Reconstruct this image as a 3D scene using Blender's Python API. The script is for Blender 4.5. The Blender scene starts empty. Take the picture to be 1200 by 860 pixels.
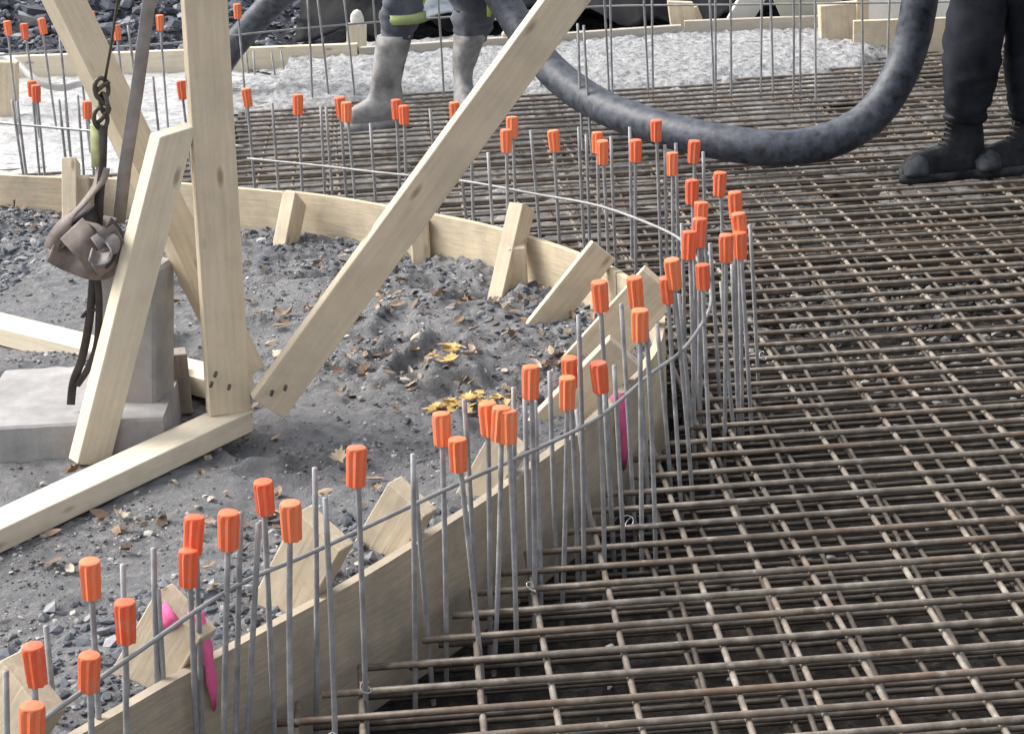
import bpy, bmesh, math, random
import numpy as np
from mathutils import Vector, Matrix, noise, Quaternion
random.seed(7)
rng = np.random.default_rng(7)
C = bpy.context.scene.collection
PI = math.pi

# ------------------------------------------------------------------ camera model (measured from the photograph)
F, H, ROLL = 2400.0, 1.69, 0.05
PIT = math.atan(775 / F)
cR, sR, cP, sP = math.cos(ROLL), math.sin(ROLL), math.cos(PIT), math.sin(PIT)
def ray(px, py):
    dx, dy = px - 600, py - 430
    X = dx * cR - dy * sR; Y = dx * sR + dy * cR
    return (X / F, cP - Y / F * sP, -sP - Y / F * cP)
def g(px, py, z=0.0):                      # point of the photo lying at height z
    d = ray(px, py); t = (z - H) / d[2]
    return Vector((d[0] * t, d[1] * t, z))
def gy(px, py, Y):                         # point of the photo lying at distance Y
    d = ray(px, py); t = Y / d[1]
    return Vector((d[0] * t, Y, H + d[2] * t))

# ------------------------------------------------------------------ materials
def mat(name):
    m = bpy.data.materials.new(name); m.use_nodes = True
    nt = m.node_tree; b = nt.nodes['Principled BSDF']
    return m, nt, b
def nd(nt, t, **kw):
    n = nt.nodes.new(t)
    for k, v in kw.items():
        if k in n.inputs: n.inputs[k].default_value = v
        else: setattr(n, k, v)
    return n
def coords(nt, scale=(1, 1, 1), rand=False, kind='Object'):
    tc = nd(nt, 'ShaderNodeTexCoord'); mp = nd(nt, 'ShaderNodeMapping')
    mp.inputs['Scale'].default_value = scale
    nt.links.new(tc.outputs[kind], mp.inputs['Vector'])
    if rand:
        oi = nd(nt, 'ShaderNodeObjectInfo'); mu = nd(nt, 'ShaderNodeMath', operation='MULTIPLY'); mu.inputs[1].default_value = 37.0
        nt.links.new(oi.outputs['Random'], mu.inputs[0])
        cx = nd(nt, 'ShaderNodeCombineXYZ'); nt.links.new(mu.outputs[0], cx.inputs[0]); nt.links.new(mu.outputs[0], cx.inputs[1])
        nt.links.new(cx.outputs[0], mp.inputs['Location'])
    return mp.outputs['Vector']
def ntex(nt, vec, scale, detail=4, rough=.55, dist=0.0):
    n = nd(nt, 'ShaderNodeTexNoise', Scale=scale, Detail=detail, Roughness=rough, Distortion=dist)
    nt.links.new(vec, n.inputs['Vector']); return n.outputs['Fac']
def ramp(nt, fac, stops):
    r = nd(nt, 'ShaderNodeValToRGB'); cr = r.color_ramp
    while len(cr.elements) < len(stops): cr.elements.new(.5)
    for e, (p, c) in zip(cr.elements, stops):
        e.position = p; e.color = (*c, 1) if len(c) == 3 else c
    nt.links.new(fac, r.inputs['Fac']); return r.outputs['Color']
def mix(nt, fac, a, b, mode='MIX'):
    m = nd(nt, 'ShaderNodeMix', data_type='RGBA', blend_type=mode)
    for sock, v in ((m.inputs[0], fac), (m.inputs[6], a), (m.inputs[7], b)):
        if isinstance(v, (int, float)): sock.default_value = v
        elif isinstance(v, tuple): sock.default_value = (*v, 1)
        else: nt.links.new(v, sock)
    return m.outputs[2]
def bump(nt, b, fac, strength=.4, dist=.01):
    n = nd(nt, 'ShaderNodeBump', Strength=strength, Distance=dist)
    nt.links.new(fac, n.inputs['Height']); nt.links.new(n.outputs[0], b.inputs['Normal'])
def mrange(nt, v, a, b, c=0, d=1):
    n = nd(nt, 'ShaderNodeMapRange'); nt.links.new(v, n.inputs[0])
    for i, x in zip((1, 2, 3, 4), (a, b, c, d)): n.inputs[i].default_value = x
    return n.outputs[0]

def wood_mat(name, light, dark, dirt=0.0, dirtcol=(.16, .15, .14), gs=(2.2, 34, 34), knots=True, rough=.75):
    m, nt, b = mat(name)
    v = coords(nt, gs, True); v1 = coords(nt, (1, 1, 1), True)
    gr = ntex(nt, v, 2.2, 5, .6, .4)
    c = ramp(nt, gr, [(.28, dark), (.62, light)])
    big = ntex(nt, v1, 3.0, 3)
    c = mix(nt, mrange(nt, big, .35, .7, 0, .3), c, tuple(x * .82 for x in light))
    if knots:
        vk = coords(nt, (4.2, 13, 13), True)
        vo = nd(nt, 'ShaderNodeTexVoronoi', Scale=1.15); nt.links.new(vk, vo.inputs['Vector'])
        k = mrange(nt, vo.outputs['Distance'], .06, .15, .8, 0)
        c = mix(nt, k, c, (dark[0] * .42, dark[1] * .34, dark[2] * .28))
    if dirt:
        dn = ntex(nt, v1, 9, 7, .65)
        c = mix(nt, mrange(nt, dn, .5 - dirt * .25, .78, 0, min(.95, dirt + .25)), c, dirtcol)
    nt.links.new(c, b.inputs['Base Color']); b.inputs['Roughness'].default_value = rough
    bump(nt, b, gr, .35, .004)
    return m

def rough_mat(name, stops, scale, rough=.85, bs=.5, bd=.01, detail=8, gloss_var=None, second=None, spec=.3, bscale=None):
    m, nt, b = mat(name)
    v = coords(nt)
    n1 = ntex(nt, v, scale, detail, .62)
    c = ramp(nt, n1, stops)
    if second:
        n2 = ntex(nt, v, second[0], 4, .6)
        c = mix(nt, mrange(nt, n2, second[1], second[2]), c, second[3])
    nt.links.new(c, b.inputs['Base Color'])
    b.inputs['Roughness'].default_value = rough; b.inputs['Specular IOR Level'].default_value = spec
    if gloss_var:
        n3 = ntex(nt, v, gloss_var[0], 4)
        nt.links.new(mrange(nt, n3, .4, .65, gloss_var[1], gloss_var[2]), b.inputs['Roughness'])
    bump(nt, b, ntex(nt, v, bscale or scale * 2.2, 8, .7), bs, bd)
    return m

def island_mat(name, stops, rough=.8, spec=.3, ns=60):
    m, nt, b = mat(name)
    gm = nd(nt, 'ShaderNodeNewGeometry')
    c = ramp(nt, gm.outputs['Random Per Island'], stops)
    v = coords(nt); n = ntex(nt, v, ns, 4)
    c = mix(nt, mrange(nt, n, .3, .75, 0, .5), c, (.09, .092, .098))
    nt.links.new(c, b.inputs['Base Color']); b.inputs['Roughness'].default_value = rough
    b.inputs['Specular IOR Level'].default_value = spec
    bump(nt, b, n, .4, .004)
    return m

M = {}
M['pine'] = wood_mat('planed_pine', (.63, .54, .4), (.53, .435, .305), .18, (.3, .265, .22))
M['pine_pale'] = wood_mat('pale_pine', (.68, .605, .47), (.58, .5, .37), .16, (.33, .3, .26))
M['pine_edge'] = wood_mat('sawn_pine_strut', (.65, .555, .405), (.53, .42, .28), .35, (.26, .23, .2))
M['form'] = wood_mat('formwork_board_wood', (.47, .395, .29), (.35, .285, .2), .65, (.22, .2, .175), gs=(5, 5, 60), knots=False)
M['form_far'] = wood_mat('formwork_board_clean', (.61, .52, .37), (.5, .405, .275), .45, (.25, .215, .18), gs=(4, 4, 50), knots=False)
M['old_wood'] = wood_mat('weathered_timber', (.3, .26, .22), (.17, .13, .1), .5, (.12, .11, .1))
M['splash_wood'] = wood_mat('splashed_timber', (.5, .44, .34), (.36, .3, .22), .7, (.4, .39, .38))
m, nt, b = mat('grey_soil'); M['soil'] = m
v = coords(nt); n1 = ntex(nt, v, 26, 12, .7); n2 = ntex(nt, v, 2.3, 5, .6); n3 = ntex(nt, v, 120, 4, .6)
c = ramp(nt, n1, [(.3, (.095, .097, .105)), (.5, (.205, .206, .212)), (.7, (.35, .343, .332))])
c = mix(nt, mrange(nt, n2, .44, .62, 0, .75), c, (.235, .236, .243))                 # dried, dusty patches
n4 = ntex(nt, v, 3.1, 5, .6, .5)
c = mix(nt, mrange(nt, n4, .54, .68, 0, .7), c, (.095, .095, .1))                # damp patches
c = mix(nt, mrange(nt, n3, .62, .74, 0, .7), c, (.4, .39, .37))
nt.links.new(c, b.inputs['Base Color']); b.inputs['Specular IOR Level'].default_value = .3
nt.links.new(mrange(nt, n4, .5, .7, .92, .55), b.inputs['Roughness'])
bump(nt, b, ntex(nt, v, 60, 10, .72), 1., .02)
M['base'] = rough_mat('dark_blinding', [(.34, (.008, .007, .006)), (.5, (.032, .027, .023)), (.68, (.1, .087, .074))], 24, .85, 1., .04, 8,
                      second=(1.3, .56, .72, (.05, .046, .043)), spec=.3)
M['far'] = rough_mat('far_ground', [(.3, (.13, .13, .135)), (.7, (.26, .26, .26))], 3, .9, .7, .05)
M['bank'] = rough_mat('bank_soil', [(.3, (.035, .038, .048)), (.55, (.1, .108, .128)), (.78, (.24, .25, .27))], 15, .85, 1., .05, 10)
M['concrete'] = rough_mat('fresh_concrete', [(.36, (.17, .173, .18)), (.5, (.37, .373, .38)), (.66, (.54, .538, .53))], 36, .34, 1., .022, 9,
                          gloss_var=(6, .22, .6), spec=.5, bscale=45)
M['slurry'] = rough_mat('wet_cement_slurry', [(.3, (.24, .24, .243)), (.5, (.46, .46, .458)), (.7, (.62, .615, .605))], 24, .25, .6, .014, 9, gloss_var=(5, .12, .4), spec=.6, bscale=24)
M['puddle'] = rough_mat('cement_water', [(.3, (.1, .1, .1)), (.5, (.2, .2, .2)), (.7, (.36, .355, .35))], 16, .4, .7, .012, 8, spec=.4, bscale=40)
M['old_concrete'] = rough_mat('hardened_concrete', [(.3, (.22, .215, .21)), (.6, (.36, .355, .35)), (.8, (.46, .455, .45))], 8, .85, .5, .006, 8,
                              second=(4.5, .5, .72, (.25, .2, .18)))
M['stone'] = island_mat('crushed_stone', [(0, (.045, .05, .064)), (.5, (.11, .12, .142)), (.82, (.2, .208, .228)), (1, (.42, .415, .41))])
M['bank_stone'] = island_mat('bank_stone', [(0, (.045, .05, .066)), (.5, (.115, .125, .155)), (.8, (.2, .21, .24)), (1, (.36, .365, .38))])
M['pebble'] = island_mat('mixed_pebbles', [(0, (.045, .043, .042)), (.4, (.16, .155, .15)), (.75, (.32, .3, .28)), (1, (.62, .6, .56))])
M['rubble_dark'] = island_mat('dark_rubble', [(0, (.035, .033, .031)), (.4, (.11, .105, .1)), (.72, (.26, .25, .24)), (1, (.55, .53, .5))])
M['litter'] = island_mat('leaf_litter', [(0, (.1, .062, .04)), (.4, (.24, .15, .09)), (.75, (.4, .29, .19)), (1, (.55, .47, .36))], .7)

def rebar_mat(name, stops, rough, metal, ribs=True, ns=25):
    m, nt, b = mat(name)
    v = coords(nt, (1, 1, 1), True); n = ntex(nt, v, ns, 6, .65)
    c = ramp(nt, n, stops)
    oi = nd(nt, 'ShaderNodeObjectInfo')
    c = mix(nt, mrange(nt, oi.outputs['Random'], 0, 1, 0, .3), c, tuple(x * .7 for x in stops[0][1]))
    nt.links.new(c, b.inputs['Base Color']); b.inputs['Roughness'].default_value = rough; b.inputs['Metallic'].default_value = metal
    bump(nt, b, ntex(nt, v, 160, 3), .35, .002)
    return m
def rusty(m, amt):
    nt = m.node_tree; b = nt.nodes['Principled BSDF']; src = b.inputs['Base Color'].links[0].from_socket
    v = coords(nt, (1, 1, 1), True); n = ntex(nt, v, 5, 6, .7)
    oi = nd(nt, 'ShaderNodeObjectInfo'); ad = nd(nt, 'ShaderNodeMath', operation='MULTIPLY_ADD'); ad.inputs[1].default_value = .22
    nt.links.new(oi.outputs['Random'], ad.inputs[0]); nt.links.new(n, ad.inputs[2])
    c = mix(nt, mrange(nt, ad.outputs[0], .6, .82, 0, amt), src, (.2, .105, .05))
    n2 = ntex(nt, v, 17, 5, .7)
    c = mix(nt, mrange(nt, n2, .6, .7, 0, .75), c, (.42, .4, .37))                 # dried splashes of cement
    nt.links.new(c, b.inputs['Base Color'])
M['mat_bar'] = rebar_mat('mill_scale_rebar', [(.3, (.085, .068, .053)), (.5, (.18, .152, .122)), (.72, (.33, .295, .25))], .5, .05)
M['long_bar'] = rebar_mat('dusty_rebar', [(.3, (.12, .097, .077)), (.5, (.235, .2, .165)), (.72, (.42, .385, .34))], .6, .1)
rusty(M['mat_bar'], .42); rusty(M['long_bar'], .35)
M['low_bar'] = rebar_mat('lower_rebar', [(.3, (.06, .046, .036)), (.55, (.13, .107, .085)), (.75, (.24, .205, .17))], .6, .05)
M['dowel'] = rebar_mat('bright_steel_rod', [(.3, (.19, .19, .195)), (.55, (.33, .33, .335)), (.75, (.48, .475, .465))], .5, .05)
M['tie'] = rebar_mat('tie_rod_steel', [(.3, (.22, .22, .22)), (.6, (.36, .36, .355)), (.8, (.52, .515, .5))], .45, .1)
M['wire'] = rebar_mat('galvanised_wire', [(.3, (.4, .4, .4)), (.7, (.62, .62, .62))], .35, .6)

m, nt, b = mat('orange_plastic'); M['cap'] = m
v = coords(nt, (1, 1, 1), True); n = ntex(nt, v, 40, 4)
oi = nd(nt, 'ShaderNodeObjectInfo')
c = ramp(nt, oi.outputs['Random'], [(0, (.74, .125, .052)), (.5, (.8, .165, .065)), (1, (.83, .225, .09))])
n5 = ntex(nt, v, 95, 5, .7)
c = mix(nt, mrange(nt, n, .5, .78, 0, .6), c, (.6, .27, .18))
c = mix(nt, mrange(nt, n5, .63, .72, 0, .7), c, (.5, .43, .38))
nt.links.new(c, b.inputs['Base Color']); b.inputs['Roughness'].default_value = .5

def plain(name, col, rough=.6, metal=0, ns=20, var=.35, bs=.3, spec=.4, alt=None):
    m, nt, b = mat(name)
    v = coords(nt); n = ntex(nt, v, ns, 6, .6)
    c = mix(nt, mrange(nt, n, .3, .72, 0, 1), tuple(x * (1 - var) for x in col), alt or tuple(min(1, x * (1 + var)) for x in col))
    nt.links.new(c, b.inputs['Base Color']); b.inputs['Roughness'].default_value = rough; b.inputs['Metallic'].default_value = metal
    b.inputs['Specular IOR Level'].default_value = spec
    bump(nt, b, n, bs, .004); M[name] = m; return m
plain('hose_rubber', (.022, .026, .036), .5, ns=30, var=.5, alt=(.085, .095, .122), spec=.4, bs=.5)
plain('grey_boot', (.2, .197, .2), .7, ns=13, var=.5, alt=(.4, .39, .38), bs=.6)
plain('dark_boot', (.008, .009, .0115), .6, ns=14, var=.5, alt=(.03, .034, .041), spec=.15)
plain('dark_sole', (.012, .013, .0145), .8, ns=20, alt=(.05, .053, .057), spec=.15)
plain('dusty_leather', (.012, .014, .017), .7, ns=16, var=.4, alt=(.075, .083, .095), spec=.2)
plain('navy_cloth', (.045, .055, .085), .9, ns=7, alt=(.16, .165, .19))
plain('black_cloth', (.006, .007, .0105), .95, ns=7, alt=(.028, .031, .04), spec=.12, bs=.6)
plain('olive_band', (.34, .4, .17), .8, ns=12, var=.3)
plain('hivis', (.55, .75, .12), .7, ns=6, var=.2)
plain('reflective_tape', (.45, .46, .45), .35, ns=30, var=.2)
plain('skin', (.5, .3, .22), .6, ns=20, var=.1)
plain('helmet_plastic', (.8, .8, .78), .35, ns=5, var=.08)
plain('strap_web', (.19, .155, .14), .88, ns=26, var=.35, alt=(.28, .235, .215))
plain('strap_dark', (.05, .043, .042), .85, ns=20, var=.4)
plain('strap_grey', (.24, .22, .215), .8, ns=18, var=.25)
plain('chain_steel', (.09, .08, .065), .45, .6, ns=25)
plain('tag_yellow', (.55, .56, .3), .6, ns=25, var=.4)
plain('black_plastic', (.006, .0065, .008), .6, ns=5, var=.4, spec=.08)
plain('clear_film', (.07, .085, .105), .4, ns=9, var=.6, alt=(.22, .26, .3), spec=.35)
plain('pink_paint', (.95, .15, .36), .7, ns=14, var=.22)
plain('dark_pink', (.6, .1, .22), .8, ns=14, var=.3)
plain('pale_pipe', (.42, .41, .4), .5, ns=10, var=.3)
plain('green_board', (.4, .4, .33), .8, ns=5, var=.12)
plain('white_board', (.72, .7, .65), .7, ns=5, var=.12)
plain('rag', (.6, .57, .54), .9, ns=18, var=.25)
plain('yellow_leaf', (.5, .27, .06), .6, ns=22, var=.4, alt=(.7, .5, .17))

# ------------------------------------------------------------------ object helpers
def new_obj(name, me, m, parent=None):
    o = bpy.data.objects.new(name, me); C.objects.link(o)
    if m is not None: me.materials.append(m)
    if parent is not None: o.parent = parent
    return o
def tag(o, label=None, cat=None, group=None, kind=None):
    if label: o['label'] = label
    if cat: o['category'] = cat
    if group: o['group'] = group
    if kind: o['kind'] = kind
    return o
def empty(name, loc, label, cat, group=None):
    o = bpy.data.objects.new(name, None); C.objects.link(o); o.location = loc
    return tag(o, label, cat, group)
def world_of(o):
    return o.location.copy()
def mesh_of(bm, name, smooth=True):
    bmesh.ops.recalc_face_normals(bm, faces=bm.faces)
    me = bpy.data.meshes.new(name); bm.to_mesh(me); bm.free()
    if smooth:
        for p in me.polygons: p.use_smooth = True
    return me
def obj(name, bm, m, parent=None, smooth=True, origin=None):
    """world-space bmesh -> object; a child is shifted into its parent's frame (parents are only translated)"""
    if parent is not None:
        off = Vector((0, 0, 0)); p = parent
        while p is not None: off += p.location; p = p.parent
        bmesh.ops.translate(bm, vec=-off, verts=bm.verts)
        return new_obj(name, mesh_of(bm, name, smooth), m, parent)
    if origin is None:
        cs = [v.co for v in bm.verts]
        origin = Vector(((min(c.x for c in cs) + max(c.x for c in cs)) / 2, (min(c.y for c in cs) + max(c.y for c in cs)) / 2, min(c.z for c in cs)))
    bmesh.ops.translate(bm, vec=-Vector(origin), verts=bm.verts)
    o = new_obj(name, mesh_of(bm, name, smooth), m); o.location = origin
    return o
def raw(name, verts, faces, m, parent=None, smooth=True):
    me = bpy.data.meshes.new(name); me.from_pydata(verts, [], faces); me.update()
    if smooth: me.polygons.foreach_set('use_smooth', [True] * len(me.polygons))
    return new_obj(name, me, m, parent)

def frames(pts):
    pts = [Vector(p) for p in pts]; T = []
    for i in range(len(pts)):
        a = pts[max(0, i - 1)]; b_ = pts[min(len(pts) - 1, i + 1)]; T.append((b_ - a).normalized())
    up = Vector((0, 0, 1)) if abs(T[0].z) < .9 else Vector((1, 0, 0))
    n = T[0].cross(up).normalized(); N = [n]
    for i in range(1, len(pts)):
        n = (N[-1] - T[i] * N[-1].dot(T[i])).normalized(); N.append(n)
    return pts, T, N
def tube(bm, pts, r, n=8, cap=True, jit=0.0):
    pts, T, N = frames(pts); rings = []
    for i, p in enumerate(pts):
        rr = r[i] if isinstance(r, (list, tuple)) else r
        bi = T[i].cross(N[i]); ring = []
        for k in range(n):
            a = 2 * PI * k / n
            q = rr * (1 + (random.uniform(-jit, jit) if jit else 0))
            ring.append(bm.verts.new(p + N[i] * (math.cos(a) * q) + bi * (math.sin(a) * q)))
        rings.append(ring)
    for a, b_ in zip(rings, rings[1:]):
        for k in range(n): bm.faces.new((a[k], a[(k + 1) % n], b_[(k + 1) % n], b_[k]))
    if cap:
        bm.faces.new(rings[0][::-1]); bm.faces.new(rings[-1])
    return rings
def loft(bm, rings, cap=True):
    R = [[bm.verts.new(p) for p in r] for r in rings]; n = len(R[0])
    for a, b_ in zip(R, R[1:]):
        for k in range(n): bm.faces.new((a[k], a[(k + 1) % n], b_[(k + 1) % n], b_[k]))
    if cap: bm.faces.new(R[0][::-1]); bm.faces.new(R[-1])
def smooth_path(pts, per=8):
    pts = [Vector(p) for p in pts]; out = []
    for i in range(len(pts) - 1):
        p0 = pts[max(0, i - 1)]; p1 = pts[i]; p2 = pts[i + 1]; p3 = pts[min(len(pts) - 1, i + 2)]
        for k in range(per):
            t = k / per
            out.append(.5 * ((2 * p1) + (p2 - p0) * t + (2 * p0 - 5 * p1 + 4 * p2 - p3) * t * t + (3 * p1 - p0 - 3 * p2 + p3) * t ** 3))
    out.append(pts[-1]); return out
def ribbon(bm, pts, width, thick, wdir):
    """a strap: flat band of real thickness along pts; wdir gives the width direction (one vector or one per point)"""
    pts, T, _ = frames(pts); R = []
    for i, p in enumerate(pts):
        w = Vector(wdir[i]) if isinstance(wdir, list) else Vector(wdir)
        w = (w - T[i] * w.dot(T[i])).normalized(); t = T[i].cross(w)
        ww = width[i] if isinstance(width, list) else width
        R.append([p + w * ww / 2 + t * thick / 2, p - w * ww / 2 + t * thick / 2, p - w * ww / 2 - t * thick / 2, p + w * ww / 2 - t * thick / 2])
    loft(bm, R)
def plank(name, p0, p1, wdir, width, thick, m, parent=None, bev=.002, cut0=0.0, cut1=0.0, seg=1):
    """a sawn timber: local X runs along the grain; wdir = direction of the width"""
    p0, p1 = Vector(p0), Vector(p1); ax = (p1 - p0); L = ax.length; ax.normalize()
    w = Vector(wdir); w = (w - ax * w.dot(ax)).normalized(); t = ax.cross(w)
    bm = bmesh.new(); bmesh.ops.create_cube(bm, size=1)
    for v_ in bm.verts:
        sx = v_.co.x; v_.co = Vector((v_.co.x * L, v_.co.y * width, v_.co.z * thick))
        if sx < 0: v_.co.x += cut0 * v_.co.y
        else: v_.co.x += cut1 * v_.co.y
    bmesh.ops.bevel(bm, geom=list(bm.edges), offset=bev, segments=1, affect='EDGES')
    me = mesh_of(bm, name, False); o = new_obj(name, me, m, parent)
    Mx = Matrix((ax, w, t)).transposed().to_4x4(); Mx.translation = (p0 + p1) / 2
    if parent is not None: Mx = Matrix.Translation(-world_of(parent)) @ Mx
    o.matrix_local = Mx
    return o
def box_bm(c, s, rz=0, bev=.004):
    bm = bmesh.new(); bmesh.ops.create_cube(bm, size=1)
    bmesh.ops.scale(bm, vec=s, verts=bm.verts)
    if bev: bmesh.ops.bevel(bm, geom=list(bm.edges), offset=bev, segments=1, affect='EDGES')
    bmesh.ops.rotate(bm, cent=(0, 0, 0), matrix=Matrix.Rotation(rz, 3, 'Z'), verts=bm.verts)
    bmesh.ops.translate(bm, vec=c, verts=bm.verts); return bm
def copy_tree(o, parent=None):
    c = o.copy(); C.objects.link(c)
    if parent is not None: c.parent = parent
    for ch in list(o.children): copy_tree(ch, c)
    return c
ORD = 'first second third fourth fifth sixth seventh eighth ninth tenth eleventh twelfth thirteenth fourteenth fifteenth sixteenth seventeenth eighteenth nineteenth twentieth'.split()

# ------------------------------------------------------------------ formwork curve (top edge of the board, z = .2)
ZB = .2
BPX = [(95, 860), (200, 800), (300, 745), (420, 680), (540, 605), (600, 565), (700, 490), (752, 435), (776, 395), (774, 355), (730, 318), (650, 285), (560, 260), (470, 243), (380, 228), (285, 218), (140, 207), (0, 202)]
ZP = [.14] * 6 + [.145, .155, .165, .18] + [.2] * 8
B0 = [g(*p, z) for p, z in zip(BPX, ZP)]
d0 = (B0[0] - B0[2]).normalized(); d1 = (B0[-1] - B0[-4]).normalized()
B0 = [B0[0] + d0 * .9] + B0 + [B0[-1] + d1 * 1.6]
BS = smooth_path(B0, 8); BC = [Vector((p.x, p.y)) for p in BS]; BZ = [p.z for p in BS]
def on_board(px, py):                       # index of the curve where the photo shows the board's top edge at px, py
    best = min(range(len(BC)), key=lambda i: (g(px, py, BZ[i]).xy - BC[i]).length); return best
def tangent(i):
    a = BC[max(0, i - 1)]; b_ = BC[min(len(BC) - 1, i + 1)]; return (b_ - a).normalized()
def soil_n(i):                              # horizontal normal towards the soil bay
    t = tangent(i); return Vector((-t.y, t.x))
BA = np.array([(p.x, p.y) for p in BC])
def offset_curve(d): return [BC[i] - soil_n(i) * d for i in range(len(BC))]
poly_soil = BA.tolist() + [[-6, BA[-1][1]], [-6, BA[0][1]]]
def inside(poly, x, y):
    r = False; j = len(poly) - 1
    for i in range(len(poly)):
        xi, yi = poly[i]; xj, yj = poly[j]
        if (yi > y) != (yj > y) and x < (xj - xi) * (y - yi) / (yj - yi) + xi: r = not r
        j = i
    return r
def in_soil_np(X, Y):
    r = np.zeros(X.shape, bool); P = np.array(poly_soil); j = len(P) - 1
    for i in range(len(P)):
        xi, yi = P[i]; xj, yj = P[j]
        if yi != yj:
            cond = ((yi > Y) != (yj > Y)) & (X < (xj - xi) * (Y - yi) / (yj - yi) + xi)
            r ^= cond
        j = i
    return r
def dist_np(X, Y):
    D = np.full(X.shape, 9.)
    for (ax, ay), (bx, by) in zip(BA[:-1], BA[1:]):
        dx, dy = bx - ax, by - ay; L = dx * dx + dy * dy
        if L < 1e-9: continue
        t = np.clip(((X - ax) * dx + (Y - ay) * dy) / L, 0, 1)
        D = np.minimum(D, np.hypot(X - ax - t * dx, Y - ay - t * dy))
    return D
def near_i(x, y): return int(np.argmin((BA[:, 0] - x) ** 2 + (BA[:, 1] - y) ** 2))

# ------------------------------------------------------------------ setting: ground, soil bay, bank, concrete
def fract(x, y, s, oct=5, seed=0.0): return noise.fractal(Vector((x * s + seed, y * s - seed, seed)), .7, 2.1, oct)
ZG = -.14
def height_grid(name, x0, x1, y0, y1, st, zf, keep, m):
    xs = np.arange(x0, x1 + st / 2, st); ys = np.arange(y0, y1 + st / 2, st)
    X, Y = np.meshgrid(xs, ys); K = keep(X, Y)
    idx = -np.ones(X.shape, int); idx[K] = np.arange(K.sum())
    Xf, Yf = X[K], Y[K]; Z = zf(Xf, Yf)
    verts = np.stack([Xf, Yf, Z], 1).tolist()
    a, b_, c, d = idx[:-1, :-1], idx[:-1, 1:], idx[1:, 1:], idx[1:, :-1]
    ok = (a >= 0) & (b_ >= 0) & (c >= 0) & (d >= 0)
    faces = np.stack([a[ok], b_[ok], c[ok], d[ok]], 1).tolist()
    return raw(name, verts, faces, m)
def fr_np(X, Y, s, oct, seed, sy=None):
    sy = sy or s
    return np.array([noise.fractal(Vector((x * s + seed, y * sy - seed, seed * .37)), .75, 2.1, oct) for x, y in zip(X, Y)])

gr = raw('ground', [(-400, -60, ZG - .3), (400, -60, ZG - .3), (400, 900, ZG - .3), (-400, 900, ZG - .3)], [(0, 1, 2, 3)], M['far'])
tag(gr, kind='structure')
sb = height_grid('slab_base', -4.4, 4.2, 2.0, 10.9, .05, lambda X, Y: ZG + .012 * fr_np(X, Y, 6, 4, 3.), lambda X, Y: ~in_soil_np(X, Y), M['base'])
tag(sb, kind='structure')

ZS0 = .16
def soil_z(X, Y):
    D = dist_np(X, Y)
    rough = np.clip(.25 + .9 * fr_np(X, Y, 1.5, 3, 41.) + .9 * np.exp(-(D / .5) ** 2) * (Y > 4.4), .12, 1.2)
    z = .07 + .02 * fr_np(X, Y, 1.9, 3, 5.) + .019 * rough * fr_np(X, Y, 9, 5, 9., 13) + (.004 + .007 * rough) * fr_np(X, Y, 38, 4, 2.)
    near = Y < 4.3
    z += np.where(near, .03, .0) * np.exp(-((D - .2) / .2) ** 2)
    z += np.where(Y > 4.9, .025, 0.) * np.exp(-((D - .45) / .2) ** 2)
    # earth banked up behind the old footing
    fa, fb = g(-40, 503, ZS0), g(150, 492, ZS0); L = math.hypot(fb.x - fa.x, fb.y - fa.y); ex, ey = (fb.x - fa.x) / L, (fb.y - fa.y) / L
    u = (X - fa.x) * ex + (Y - fa.y) * ey; v_ = -(X - fa.x) * ey + (Y - fa.y) * ex
    sm = lambda t: np.clip(t, 0, 1) ** 2 * (3 - 2 * np.clip(t, 0, 1))
    z += .075 * sm((v_ - .3) / .12) * sm((.95 - v_) / .4) * sm((L + .02 - u) / .14) * sm((u + .5) / .2)
    # trampled heel marks
    for (hx, hy, ha) in HEEL:
        c, s = math.cos(ha), math.sin(ha)
        u = (X - hx) * c + (Y - hy) * s; v_ = -(X - hx) * s + (Y - hy) * c
        q = (u / .13) ** 2 + (v_ / .05) ** 2
        z -= .022 * np.exp(-q ** 2) - .012 * np.exp(-((np.sqrt(q) - 1.25) / .25) ** 2)
    return z
HEEL = [(random.uniform(-1.0, .15), random.uniform(4.2, 6.3), random.uniform(0, PI)) for _ in range(22)]
soil = height_grid('soil', -3.6, .46, 2.3, 7.9, .0125, soil_z, lambda X, Y: in_soil_np(X, Y) & (dist_np(X, Y) > .012), M['soil'])
tag(soil, kind='structure')
def sz(x, y): return float(soil_z(np.array([x]), np.array([y]))[0])

# fresh concrete: thick at the back, thinning to nothing over the mesh
CF = [g(*p, 0.02) for p in [(-300, 190), (150, 196), (262, 160), (288, 126), (330, 120), (400, 118), (500, 103), (600, 104), (680, 104), (760, 99), (880, 88), (960, 80), (1010, 70), (1030, 60), (1060, 54)]]
cfx = np.array([p.x for p in CF]); cfy = np.array([p.y for p in CF])
def conc_z(X, Y):
    edge = np.interp(X, cfx, cfy) + .12 * fr_np(X, Y, 2.3, 4, 4.)
    d = Y - edge
    thick = np.clip(d / .22, -.9, 1)
    base = np.where(X < -1.05, .012, .03 + .035 * np.clip((Y - 9.3) / .9, 0, 1))
    z = np.where(thick > 0, base * np.sqrt(np.clip(thick, 0, 1)), .12 * thick)
    amp = np.where(X < -1.3, .008, .014)
    return z + amp * fr_np(X, Y, 13, 4, 6.) + np.where(X < -1.1, .3, 1) * .012 * fr_np(X, Y, 32, 3, 8.)
def conc_keep(X, Y):
    return (~in_soil_np(X, Y)) & (Y > np.interp(X, cfx, cfy) - .25) & (dist_np(X, Y) > .02)
co = height_grid('fresh_concrete', -4.2, 2.0, 6.9, 10.62, .022, conc_z, lambda X, Y: conc_keep(X, Y) & (X > -1.3 + .12 * np.sin(Y * 5.1) + .07 * np.sin(Y * 17)), M['concrete'])
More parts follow.
